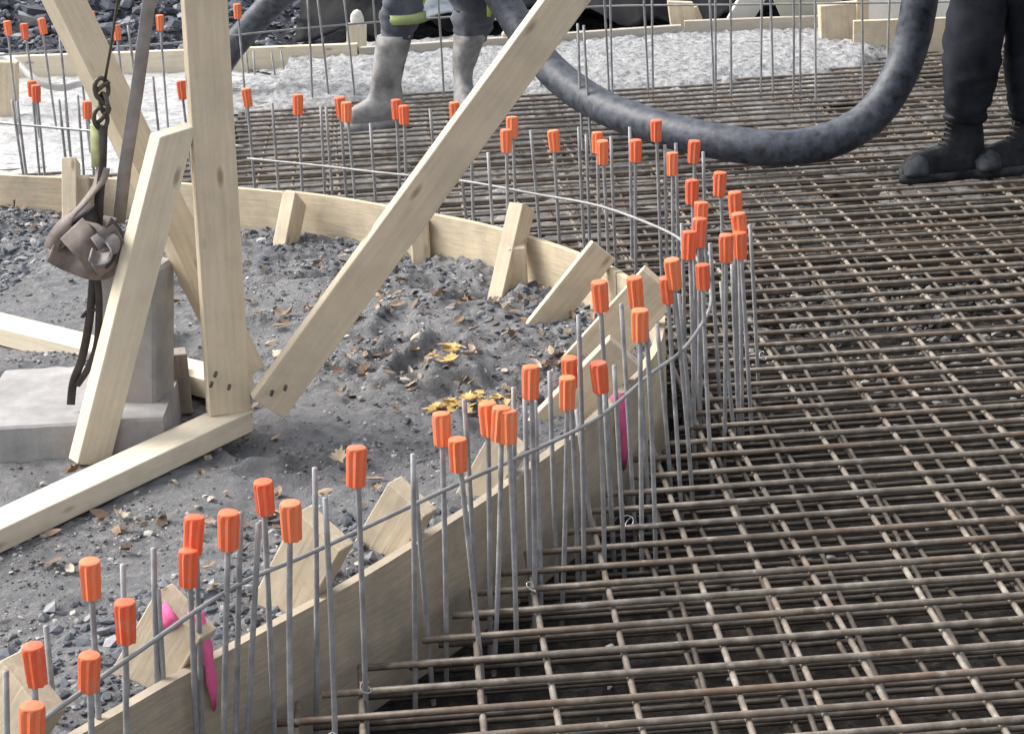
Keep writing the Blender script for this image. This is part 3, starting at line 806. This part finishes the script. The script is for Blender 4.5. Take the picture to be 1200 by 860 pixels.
sling = empty('lifting_sling', (q0.x, q0.y, top_z), 'brown webbing sling bundled on the concrete stub, hanging from a wire', 'sling')
def P(px, py, dy=0.0): return gy(px, py, q0.y - .05 + dy)
bm = bmesh.new(); ribbon(bm, [P(180, -60), P(175, 0), P(160, 110), P(146, 200), P(139, 262, .01)], .03, .004, (1, .35, .1)); obj('strap', bm, M['strap_grey'], sling)
bm = bmesh.new(); tube(bm, [P(143, -70), P(138, 0), P(129, 60), P(122, 100)], .0035, 6); obj('wire_rope', bm, M['chain_steel'], sling)
def ring(bm, c, ux, uz, rx, rzr, r):
    pts = [c + ux * (rx * math.cos(a)) + uz * (rzr * math.sin(a)) for a in [2 * PI * k / 14 for k in range(15)]]
    tube(bm, pts, r, 6, False)
ux, uz = Vector((.9, .4, 0)), Vector((0, 0, 1))
for k, (px, py) in enumerate([(119, 104), (122, 122), (118, 139)]):
    bm = bmesh.new(); ring(bm, P(px, py), ux if k % 2 == 0 else Vector((.3, -.95, 0)) * .8 + ux * .4, uz, .016, .024, .0055); obj('shackle', bm, M['chain_steel'], sling)
bm = bmesh.new(); tube(bm, smooth_path([P(128, 96), P(112, 110), P(128, 128), P(114, 146), P(126, 152)], 5), .006, 6); obj('hook', bm, M['chain_steel'], sling)
bm = bmesh.new(); ribbon(bm, [P(113, 146), P(114, 170), P(115, 196)], .03, .005, (1, .2, 0)); obj('label_tag', bm, M['tag_yellow'], sling)
bm = bmesh.new(); ribbon(bm, [P(121, 150, -.01), P(121, 190, -.01), P(116, 235, -.02), P(116, 290, -.02)], [.02, .016, .022, .012], .005, (1, .2, 0)); obj('webbing', bm, M['strap_dark'], sling)
bm = bmesh.new(); ribbon(bm, smooth_path([P(121, 196, -.01), P(116, 214, -.02), P(98, 238, -.04), P(80, 258, -.05), P(64, 280, -.05), P(60, 292, -.05)], 5), .036, .004, (.75, -.1, .6)); obj('webbing', bm, M['strap_web'], sling)
# folded bundle: several flattened loops of webbing
for k, (pts, w, dy, wd, mm) in enumerate([
        ([(60, 293), (80, 303), (104, 312), (122, 312), (138, 300)], .06, -.06, (-.15, .3, 1), 'strap_web'),
        ([(57, 293), (72, 280), (92, 268), (112, 264), (132, 268)], .055, -.03, (.1, .7, .7), 'strap_web'),
        ([(84, 268), (98, 284), (112, 300), (118, 314)], .07, -.10, (.85, .1, .5), 'strap_web'),
        ([(108, 262), (124, 272), (132, 288), (124, 304), (110, 314)], .05, -.13, (.75, .4, -.5), 'strap_web'),
        ([(126, 262), (137, 276), (139, 294), (130, 308), (116, 316)], .045, -.10, (.3, .9, .2), 'strap_dark'),
        ([(112, 286), (122, 280), (132, 284), (130, 300), (116, 304), (106, 298)], .035, -.17, (.2, .8, .5), 'strap_grey'),
        ([(82, 262), (90, 252), (104, 252), (112, 262)], .06, -.03, (.2, .8, .45), 'strap_dark')]):
    bm = bmesh.new(); ribbon(bm, smooth_path([P(x, y, dy + .015 * math.sin(i * 2.1 + k)) for i, (x, y) in enumerate(pts)], 6), w, .005, wd); obj('webbing', bm, M[mm], sling)
for k, (pts, w) in enumerate([([(110, 312), (108, 340), (104, 380), (96, 420), (86, 448), (83, 474)], .019), ([(112, 314), (116, 350), (114, 400), (104, 430), (90, 452)], .016), ([(96, 372), (103, 364), (113, 363)], .01)]):
    bm = bmesh.new(); ribbon(bm, smooth_path([P(x, y, -.06) for x, y in pts], 5), w, .005, (.9, .3 + .3 * k, 0)); obj('webbing', bm, M['strap_dark'], sling)

# ------------------------------------------------------------------ concrete pump hose
hp = [gy(235, 128, 9.75), gy(248, 96, 9.7), gy(268, 62, 9.65), gy(300, 24, 9.6), gy(338, -12, 9.55), gy(400, -48, 9.4), gy(470, -62, 9.15), gy(530, -52, 8.95), gy(575, -18, 8.75), gy(612, 36, 8.5), gy(648, 84, 8.25), gy(700, 122, 7.95), gy(760, 146, 7.7), gy(830, 164, 7.5), gy(905, 174, 7.38), gy(965, 167, 7.38), gy(1015, 142, 7.4), gy(1048, 100, 7.45), gy(1068, 50, 7.5), gy(1078, 0, 7.5), gy(1086, -60, 7.5), gy(1092, -160, 7.5), gy(1100, -400, 7.6)]
hp = smooth_path(hp, 6)
for p in hp: p.z = max(p.z, .078)
bm = bmesh.new()
rad = [.058 + .009 * min(1, i / 40) + .0006 * math.sin(i * 1.9) for i in range(len(hp))]
tube(bm, hp, rad, 18)
hose = obj('pump_hose', bm, M['hose_rubber']); tag(hose, 'thick dark blue grey concrete pump hose looping over the mat between the workers', 'hose')

# ------------------------------------------------------------------ people
def boot(parent, foot, toe, top, width_top, m, fl=.3, name='boot', sole_m='dark_sole', lug=.028, laces=False):
    """foot = ankle point on the ground, toe = unit direction, top = centre of the shaft's top"""
    toe = Vector((toe[0], toe[1], 0)).normalized(); sd = Vector((-toe.y, toe.x, 0)); n = 20; R = []
    hh = top.z - foot.z
    prof = [(lug, -.088, fl - .085, .049), (lug + .012, -.09, fl - .082, .051), (.06, -.088, fl - .087, .05), (.085, -.083, fl - .098, .048), (.105, -.078, fl - .13, .044), (.125, -.075, .09, .041), (.15, -.072, .07, .041), (.18, -.068, .062, .044)]
    for z, bk_, ft, w in prof:
        ring = []
        for k in range(n):
            a = 2 * PI * k / n; ca, sa = math.cos(a), math.sin(a)
            c = (bk_ + ft) / 2; l = (ft - bk_) / 2
            e = 1 if ca < 0 else 1 - .12 * ca
            ring.append(foot + toe * (c + l * ca) + sd * (w * e * math.copysign(abs(sa) ** .8, sa)) + Vector((0, 0, z)))
        R.append(ring)
    steps = 5
    for s in range(1, steps + 1):
        f = s / steps; z = .18 + (hh - .18) * f; c = foot.lerp(Vector((top.x, top.y, foot.z)), f)
        rx = .065 + (width_top - .065) * f; ry = .046 + (width_top * .95 - .046) * f; ring = []
        for k in range(n):
            a = 2 * PI * k / n; wv = 1 + .07 * noise.noise(Vector((k * .6, s * 1.7, foot.x * 9)))
            ring.append(c + toe * (rx * math.cos(a) * wv) + sd * (ry * math.sin(a) * wv) + Vector((0, 0, z)))
        R.append(ring)
    bm = bmesh.new(); loft(bm, R)
    b_ = obj(name, bm, m, parent)
    bm = bmesh.new(); R = []
    for z in (0.0, lug + .006):
        ring = []
        for k in range(n):
            a = 2 * PI * k / n; ca, sa = math.cos(a), math.sin(a)
            c = (-.094 + fl - .074) / 2; l = (fl - .074 + .094) / 2
            ring.append(foot + toe * (c + l * ca) + sd * (.053 * (1 if ca < 0 else 1 - .1 * ca) * math.copysign(abs(sa) ** .75, sa)) + Vector((0, 0, z)))
        R.append(ring)
    loft(bm, R)
    obj('sole', bm, M[sole_m], b_)
    if laces:
        bm = bmesh.new()
        for q, (fx_, z_) in enumerate([(.12, .112), (.1, .125), (.086, .142), (.078, .16), (.074, .178), (.072, .197)]):
            tube(bm, smooth_path([foot + toe * (fx_ - .015) - sd * .026 + Vector((0, 0, z_ - .006)), foot + toe * fx_ + Vector((0, 0, z_ + .008)), foot + toe * (fx_ - .012) + sd * .026 + Vector((0, 0, z_ + .004))], 3), .0035, 5)
        obj('laces', bm, M['strap_dark'], b_)
        bm = bmesh.new(); R = []
        for x_, h_, w_ in ((fl - .165, .112, .0505), (fl - .135, .104, .0525), (fl - .105, .086, .049), (fl - .087, .06, .036)):
            R.append([foot + toe * x_ + sd * (w_ * math.cos(a)) + Vector((0, 0, lug + .002 + max(0, (h_ - lug) * math.sin(a)))) for a in [PI * k / 12 for k in range(13)]])
        loft(bm, R); obj('toe_cap', bm, M['dusty_leather'], b_)
    return b_
def folded_tube(pts, rad, n=28, per=9, amp=.05, seed=0.0, sq=1.0):
    sp = smooth_path(pts, per); _, T, N = frames(sp); R = []; m_ = len(sp)
    for i, p in enumerate(sp):
        f = i / (m_ - 1) * (len(rad) - 1); k0 = min(int(f), len(rad) - 2); r = rad[k0] + (rad[k0 + 1] - rad[k0]) * (f - k0)
        bi = T[i].cross(N[i]); ring = []
        for k in range(n):
            a = 2 * PI * k / n
            fq = i / m_; w = 1 + amp * (.55 * math.sin(i * 1.45 + 2.2 * math.sin(a + seed)) * (math.exp(-((fq - .08) / .1) ** 2) + .6 * math.exp(-((fq - .45) / .12) ** 2)) * (.6 + .4 * math.sin(2 * a + seed)) + 1.0 * noise.noise(Vector((math.cos(a) * 1.3 + seed, math.sin(a) * 1.3, i * .1))) + .5 * noise.noise(Vector((math.cos(a) * 1.2 + seed, math.sin(a) * 1.2, i * .42 + math.sin(a + seed) * 1.4))) + .35 * noise.noise(Vector((math.cos(a) * 3 + seed, math.sin(a) * 3, i * .9))))
            ring.append(p + N[i] * (math.cos(a) * r * w) + bi * (math.sin(a) * r * w * sq))
        R.append(ring)
    return R
def skin_body(parent, J, E_, rad, m):
    me = bpy.data.meshes.new('body'); base = Vector(parent.location)
    me.from_pydata([tuple(Vector(p) - base) for p in J], E_, []); me.update()
    o = new_obj('body', me, m, parent)
    sk = o.modifiers.new('skin', 'SKIN'); ss = o.modifiers.new('sub', 'SUBSURF'); ss.levels = 1; ss.render_levels = 2
    for i, sv in enumerate(me.skin_vertices[0].data):
        sv.radius = (rad[i], rad[i]); sv.use_root = (i == 0)
    return o
def person(label, feet, tops, knees, hipz, face, boots, cloth, jacket, wtop, trousers_to, legr, boot_fl, hands=None, turn=.15):
    face = Vector((face[0], face[1], 0)).normalized(); sd = Vector((-face.y, face.x, 0))
    mid = (feet[0] + feet[1]) / 2; root = empty('person', (mid.x, mid.y, 0), label, 'person')
    hip = Vector((mid.x, mid.y, hipz))
    hips = []
    s0 = sd if (feet[0] - feet[1]).dot(sd) > 0 else -sd
    hips = [hip + s0 * .1, hip - s0 * .1]
    for k in (0, 1):
        boot(root, feet[k], face if k == 0 else (Matrix.Rotation(turn, 3, 'Z') @ face), tops[k], wtop, boots[0], boot_fl, sole_m=boots[1], laces=boots[1] == 'dark_sole')
    # trousers: two legs that meet in the seat
    bm = bmesh.new()
    for k in (0, 1):
        lo = trousers_to[k]
        loft(bm, folded_tube([lo, lo.lerp(knees[k], .5), knees[k], knees[k].lerp(hips[k], .5) , hips[k] + Vector((0, 0, .02))], legr, amp=.16, seed=feet[k].x * 7))
    loft(bm, folded_tube([hip - Vector((0, 0, .1)), hip, hip + Vector((0, 0, .16))], [.15, .175, .165], amp=.02, sq=.75))
    tr = obj('trousers', bm, cloth, root)
    # jacket with sleeves
    ch = hip + Vector((0, 0, .42)); sh = hip + Vector((0, 0, .54)); hd = hip + Vector((0, 0, .8)) + face * .03
    bm = bmesh.new()
    R = []
    for z, a, b_ in [(.02, .185, .14), (.15, .19, .14), (.32, .205, .145), (.46, .215, .14), (.55, .18, .115), (.6, .08, .075)]:
        R.append([hip + Vector((0, 0, z)) + sd * (a * math.cos(t)) + face * (b_ * math.sin(t)) for t in [2 * PI * q / 24 for q in range(24)]])
    loft(bm, R)
    hs = hands or [hip + face * .42 + sd * .12 + Vector((0, 0, .22)), hip + face * .42 - sd * .12 + Vector((0, 0, .22))]
    J = [hip, hip + Vector((0, 0, .2)), ch, sh, sh + Vector((0, 0, .09)), hd, hd + Vector((0, 0, .1))]
    E_ = [(0, 1), (1, 2), (2, 3), (3, 4), (4, 5), (5, 6)]; rad = [.1, .11, .13, .09, .05, .085, .07]
    for k, s in ((0, 1), (1, -1)):
        shd = sh + sd * (.19 * s) - Vector((0, 0, .03)); el = shd.lerp(hs[k], .5) - Vector((0, 0, .12)) + sd * (.06 * s); wr = hs[k]
        loft(bm, folded_tube([shd, shd.lerp(el, .5), el, el.lerp(wr, .5), wr], [.075, .068, .06, .052, .045], amp=.05, seed=s * 3.))
        n0 = len(J); J += [shd, el, wr, wr + face * .055]; rad += [.055, .042, .03, .034]
        E_ += [(3, n0), (n0, n0 + 1), (n0 + 1, n0 + 2), (n0 + 2, n0 + 3)]
        for q in range(4):
            b0 = wr + face * .09 + sd * ((q - 1.5) * .02); i0 = len(J)
            J += [b0, b0 + face * .03 - Vector((0, 0, .012)), b0 + face * (.04 + .004 * q) - Vector((0, 0, .042))]; rad += [.009, .0085, .007]
            E_ += [(n0 + 3, i0), (i0, i0 + 1), (i0 + 1, i0 + 2)]
        i0 = len(J); J += [wr + face * .03 - sd * (.035 * s), wr + face * .06 - sd * (.05 * s) - Vector((0, 0, .02))]; rad += [.011, .009]; E_ += [(n0 + 2, i0), (i0, i0 + 1)]
        n1 = len(J); kn = knees[k] if (hips[k] - hip).dot(sd) * s > 0 else knees[1 - k]; ft = feet[k] if (hips[k] - hip).dot(sd) * s > 0 else feet[1 - k]
        hp_ = hips[k] if (hips[k] - hip).dot(sd) * s > 0 else hips[1 - k]
        J += [hp_, kn, ft + Vector((0, 0, .1)), ft + Vector((0, 0, .06)) + face * .02]; rad += [.075, .05, .03, .024]
        E_ += [(0, n1), (n1, n1 + 1), (n1 + 1, n1 + 2), (n1 + 2, n1 + 3)]
    obj('jacket', bm, jacket, root)
    skin_body(root, J, E_, rad, M['skin'])
    bm = bmesh.new(); R = []
    for z, r in [(.045, .15), (.05, .125), (.1, .118), (.15, .09), (.175, .04)]:
        R.append([hd + Vector((0, 0, z + .02)) + sd * (r * .85 * math.cos(t)) + face * (r * math.sin(t)) for t in [2 * PI * q / 20 for q in range(20)]])
    loft(bm, R); obj('helmet', bm, M['helmet_plastic'], root)
    return root, tr, hip, sd, face

# left worker in cement-grey rubber boots
f0 = g(455, 148, 0); f1 = g(545, 131, 0); f1.y = min(f1.y, f0.y + .22)
t0 = gy(463, 41, f0.y); t1 = gy(551, 40, f1.y)
k0 = gy(472, -2, f0.y); k1 = gy(556, 2, f1.y)
root, tr, hip, sd, face = person('worker in cement-grey rubber boots and navy trousers standing on the concrete edge', [f0, f1], [t0, t1], [k0, k1], .95, (-.93, -.37), (M['grey_boot'], 'grey_boot'), M['navy_cloth'], M['hivis'], .078, [gy(463, 52, f0.y), gy(551, 50, f1.y)], [.052, .088, .086, .1, .11], .27, turn=1.3)
for (a, b_, w, yy) in [((468, 22), (490, 30), .07, f0.y), ]:
    bm = bmesh.new(); c = gy(474, 20, f0.y)
    R = []
    for dz in (-.022, .018):
        R.append([c + Vector((0, 0, dz)) + sd * (.092 * math.cos(t)) + face * (.092 * math.sin(t)) for t in [2 * PI * q / 24 for q in range(24)]])
    loft(bm, R); obj('hivis_band', bm, M['olive_band'], root)
for (x0, y0, x1, y1) in [(494, -20, 486, 22), (577, -26, 573, 20)]:
    bm = bmesh.new(); yy = f0.y + .02
    ribbon(bm, [gy(x0, y0, yy), gy((x0 + x1) / 2 + 2, (y0 + y1) / 2, yy - .02), gy(x1, y1, yy)], [.07, .05, .015], .004, (1, .2, 0)); obj('vest_tail', bm, M['hivis'], root)
# right worker in black trousers
f0 = g(1129, 207, 0); f1 = g(1206, 199, 0)
t0 = gy(1130, 133, f0.y); t1 = gy(1205, 131, f1.y)
k0 = gy(1141, 52, f0.y - .02); k1 = gy(1212, 46, f1.y)
person('worker in black trousers and dusty black work boots at the right edge', [f0, f1], [t0, t1], [k0, k1], .93, (-.97, -.25), (M['dark_boot'], 'dark_sole'), M['black_cloth'], M['black_cloth'], .077, [gy(1130, 141, f0.y), gy(1205, 139, f1.y)], [.066, .094, .1, .104, .125], .325)

# ------------------------------------------------------------------ far edge: formwork, posts, sheeting, rods
FE = [g(-260, 104, 0), g(150, 96, 0), g(420, 80, 0), g(650, 56, 0), g(800, 53, 0), g(985, 46, 0)]
def wall_board(p, q, z0, z1, th, m, label, name='edge_board'):
    p = Vector((p.x, p.y, 0)); q = Vector((q.x, q.y, 0)); d = (q - p).normalized(); n = Vector((-d.y, d.x, 0)) * (th / 2)
    o = plank(name, Vector((p.x, p.y, (z0 + z1) / 2)) + n, Vector((q.x, q.y, (z0 + z1) / 2)) + n, (0, 0, 1), z1 - z0, th, m)
    return tag(o, label, 'edge board', 'boards of the far formwork')
wall_board(FE[0], FE[2], -.14, .12, .045, M['pine_pale'], 'pale edge board behind the white concrete at left')
wall_board(FE[2] + Vector((.01, 0, 0)), FE[4], -.14, .1, .045, M['splash_wood'], 'concrete-splashed edge board in front of the black sheeting')
wall_board(FE[4] + Vector((.01, 0, 0)), FE[5], -.14, .12, .04, M['splash_wood'], 'stained edge board below the leaning white board')
a, b_ = g(1000, 64, 0), g(1125, 62, 0)
wall_board(a, b_ + Vector((1.5, -.1, 0)), -.1, .16, .04, M['pine_edge'], 'yellowish formwork board beside the right worker')
wall_board(a + Vector((.12, .35, 0)), b_ + Vector((1.6, .25, 0)), .0, .3, .05, M['white_board'], 'white board standing behind the yellowish formwork', )
def stake(px, base_py, top_py, w, label, m='pine_edge', lean=0.0, t=.05, name='stake', zb=-.1, wdir=(1, 0, 0), top=0.0, Y=None):
    b_ = g(px, base_py, .0) if Y is None else gy(px, base_py, Y)
    tpt = gy(px + lean, top_py, b_.y); ax = tpt - b_; b2 = b_ - ax.normalized() * .1
    o = plank(name, b2, tpt, wdir, w, t, M[m], bev=.004, cut1=top)
    return tag(o, label, 'timber stake', 'timber stakes at the far edge')
stake(418, 70, 28, .1, 'pale square stake topped by a grey lump', 'pine_pale')
bm = bmesh.new(); bmesh.ops.create_icosphere(bm, subdivisions=2, radius=.05)
c = gy(419, 23, g(418, 70, 0).y)
for v_ in bm.verts: v_.co = Vector((v_.co.x * .75, v_.co.y * .75, v_.co.z)) * (1 + .25 * noise.noise(v_.co * 25)) + c
tag(obj('concrete_lump', bm, M['rag']), 'grey lump of concrete on top of the pale stake', 'lump')
stake(596, 66, 30, .07, 'pointed pale stake behind the diagonal brace', 'pine_pale', top=1.2)
stake(803, 48, 2, .13, 'wide pale stake left of the leaning white board', 'pine_edge', -6, top=-.2)
stake(826, 44, 8, .045, 'thin slanting stake beside the wide pale stake', 'pine_edge', -14)
o = stake(858, 38, -40, .13, 'white board leaning steeply over the stained edge board', 'white_board', 46, .03, wdir=(.9, .1, -.4))
o = stake(984, 58, 4, .19, 'broad timber post at the corner of the far formwork', 'pine_edge', -2, .09)
o = stake(1010, 58, -20, .06, 'slim post beside the broad corner post', 'pine_edge', 0, .05)
bm = bmesh.new(); yb = g(940, 46, 0).y + .05
Q = [gy(924, 40, yb), gy(985, 40, yb), gy(990, -60, yb), gy(880, -60, yb)]
loft(bm, [[q for q in Q], [q + Vector((0, .02, 0)) for q in Q]])
tag(obj('shutter_panel', bm, M['green_board'], smooth=False), 'grey green sheet panel with a slanting edge beside the corner post', 'panel')
# wet mortar fillet in front of the boards
# black sheeting on the bank
def sheet(name, x0, x1, y0, y1, m, label, amp, seed, zoff, st=.05):
    xs = np.arange(x0, x1, st); ys = np.arange(y0, y1, st); V = []; n = len(xs)
    for y_ in ys:
        for x_ in xs:
            up = max(0, min(1, (y_ - 10.7) / 3.2)); z = -.05 + 1.35 * up ** 1.1 + zoff
            w = noise.fractal(Vector((x_ * 1.6 + seed, y_ * 1.1 + x_ * .7, seed)), .8, 2.1, 5)
            rdg = 1 - abs(noise.noise(Vector((x_ * 2.3 + y_ * 2.5, seed, y_ * 1.1)))) * 2
            V.append((x_, y_, z + amp * w + amp * .8 * rdg))
    Fc = [(j * n + i, j * n + i + 1, (j + 1) * n + i + 1, (j + 1) * n + i) for j in range(len(ys) - 1) for i in range(n - 1)]
    o = raw(name, V, Fc, m)
    md = o.modifiers.new('thick', 'SOLIDIFY'); md.thickness = .004
    return tag(o, label, 'plastic sheet')
sheet('plastic_sheet', -1.05, 2.3, 10.75, 14.5, M['black_plastic'], 'crumpled black plastic sheeting over the bank behind the workers', .1, 3., .1)
sheet('plastic_sheet', -.42, .14, 10.62, 11.3, M['clear_film'], 'crumpled translucent blue film between the grey boots', .06, 8., .2, .03)
# rods along the far edge
RF = [(8, 25), (28, 28), (48, 22), (106, 14), (187, 18), (136, 30), (278, 5)]
for k, (px, py) in enumerate(sorted(RF)):
    place_rod((px, py), None, True, f'{ORD[k]} orange-capped rod from the left before the stone bank', 'capped rods along the far edge', zt=.5)
RB = [(70, 44), (90, 40), (150, 30), (288, 58), (297, 60), (318, 62), (329, 60), (360, -8), (371, -10), (402, -12), (436, -15), (512, -18), (631, -22), (677, 28), (684, 30), (707, -20), (715, -22), (753, -25), (764, -24), (830, -25), (838, -24), (856, -24), (893, -26), (902, -24), (930, -24), (938, -25), (955, -20), (1010, -22), (1043, -18), (1115, -20), (1128, -22)]
for k, (px, py) in enumerate(sorted(RB)):
    if py > 0: lab = f'{ORD[k % 7]} short bare rod from the left before the stone bank'
    t = g(px, py, .5); where = 'before the stone bank' if px < 345 else ('before the black sheeting left of the brace' if px < 640 else ('before the black sheeting right of the brace' if px < 800 else ('before the white and green boards' if px < 1000 else 'beside the right worker')))
    grp = [q for q in sorted(RB) if (('before the stone bank' if q[0] < 345 else ('before the black sheeting left of the brace' if q[0] < 640 else ('before the black sheeting right of the brace' if q[0] < 800 else ('before the white and green boards' if q[0] < 1000 else 'beside the right worker')))) == where)]
    zt = .5 if py < 45 else .12
    place_rod((px, py), None, False, f'{ORD[grp.index((px, py))]} far bare rod from the left {where}', 'bare rods along the far edge', zt=zt)
bm = bmesh.new(); tube(bm, smooth_path([g(*p, .32) for p in [(-60, 72), (0, 65), (100, 57), (200, 51), (300, 39), (420, 28), (560, 18), (700, 8), (850, 6), (1000, 4), (1130, 2), (1260, -2)]], 4), .005, 6)
tag(obj('tie_bar', bm, M['tie']), 'pale horizontal tie rod along the far edge in front of the bank', 'tie rod', 'horizontal tie rods')
# pale pipe and post at the far left
stake(8, 112, 72, .1, 'pale formwork stake at the left edge beyond the concrete', 'pine_edge', 0, .06, Y=9.3)
bm = bmesh.new(); tube(bm, smooth_path([gy(-60, 62, 9.7), gy(0, 66, 9.6), (gy(22, 76, 9.5)), gy(45, 96, 9.4), gy(72, 103, 9.4), gy(96, 98, 9.5), gy(140, 96, 9.7)], 6), .018, 8)
tag(obj('drain_pipe', bm, M['pale_pipe']), 'thin pale pipe sagging above the white concrete at left', 'pipe')

# ------------------------------------------------------------------ camera, light, world
cam = bpy.data.cameras.new('camera'); co_ = bpy.data.objects.new('camera', cam); C.objects.link(co_)
cam.sensor_width = 36; cam.lens = 36 * F / 1200; cam.clip_start = .05; cam.clip_end = 3000
Rv = Vector((1, 0, 0)); Dv = Vector((0, -sP, -cP)); Fv = Vector((0, cP, -sP))
cx = Rv * cR + Dv * sR; cy = Rv * sR - Dv * cR
mx = Matrix((cx, cy, -Fv)).transposed().to_4x4(); mx.translation = (0, 0, H); co_.matrix_world = mx
bpy.context.scene.camera = co_

w = bpy.data.worlds.new('World'); bpy.context.scene.world = w; w.use_nodes = True
nt = w.node_tree; bg = nt.nodes['Background']
SUN_EL, SUN_AZ = math.radians(46), math.radians(-70)     # azimuth from +Y towards +X
sky = nt.nodes.new('ShaderNodeTexSky'); sky.sky_type = 'NISHITA'; sky.sun_disc = False
sky.sun_elevation = SUN_EL; sky.sun_rotation = SUN_AZ; sky.air_density = 1.0; sky.dust_density = 5.0; sky.ozone_density = 1.0
hs = nt.nodes.new('ShaderNodeHueSaturation'); hs.inputs['Saturation'].default_value = .3
nt.links.new(sky.outputs[0], hs.inputs['Color']); nt.links.new(hs.outputs[0], bg.inputs['Color']); bg.inputs['Strength'].default_value = .15
ld = bpy.data.lights.new('sun', 'SUN'); ld.energy = .95; ld.angle = math.radians(25); ld.color = (1, .96, .9)
lo = bpy.data.objects.new('sun', ld); C.objects.link(lo)
sd_ = Vector((math.sin(SUN_AZ) * math.cos(SUN_EL), math.cos(SUN_AZ) * math.cos(SUN_EL), math.sin(SUN_EL)))
lo.rotation_mode = 'QUATERNION'; lo.rotation_quaternion = Vector((0, 0, 1)).rotation_difference(sd_); lo.location = sd_ * 30
vs = bpy.context.scene.view_settings; vs.view_transform = 'Standard'; vs.look = 'None'; vs.exposure = 1.13; vs.gamma = 1; vs.use_curve_mapping = False
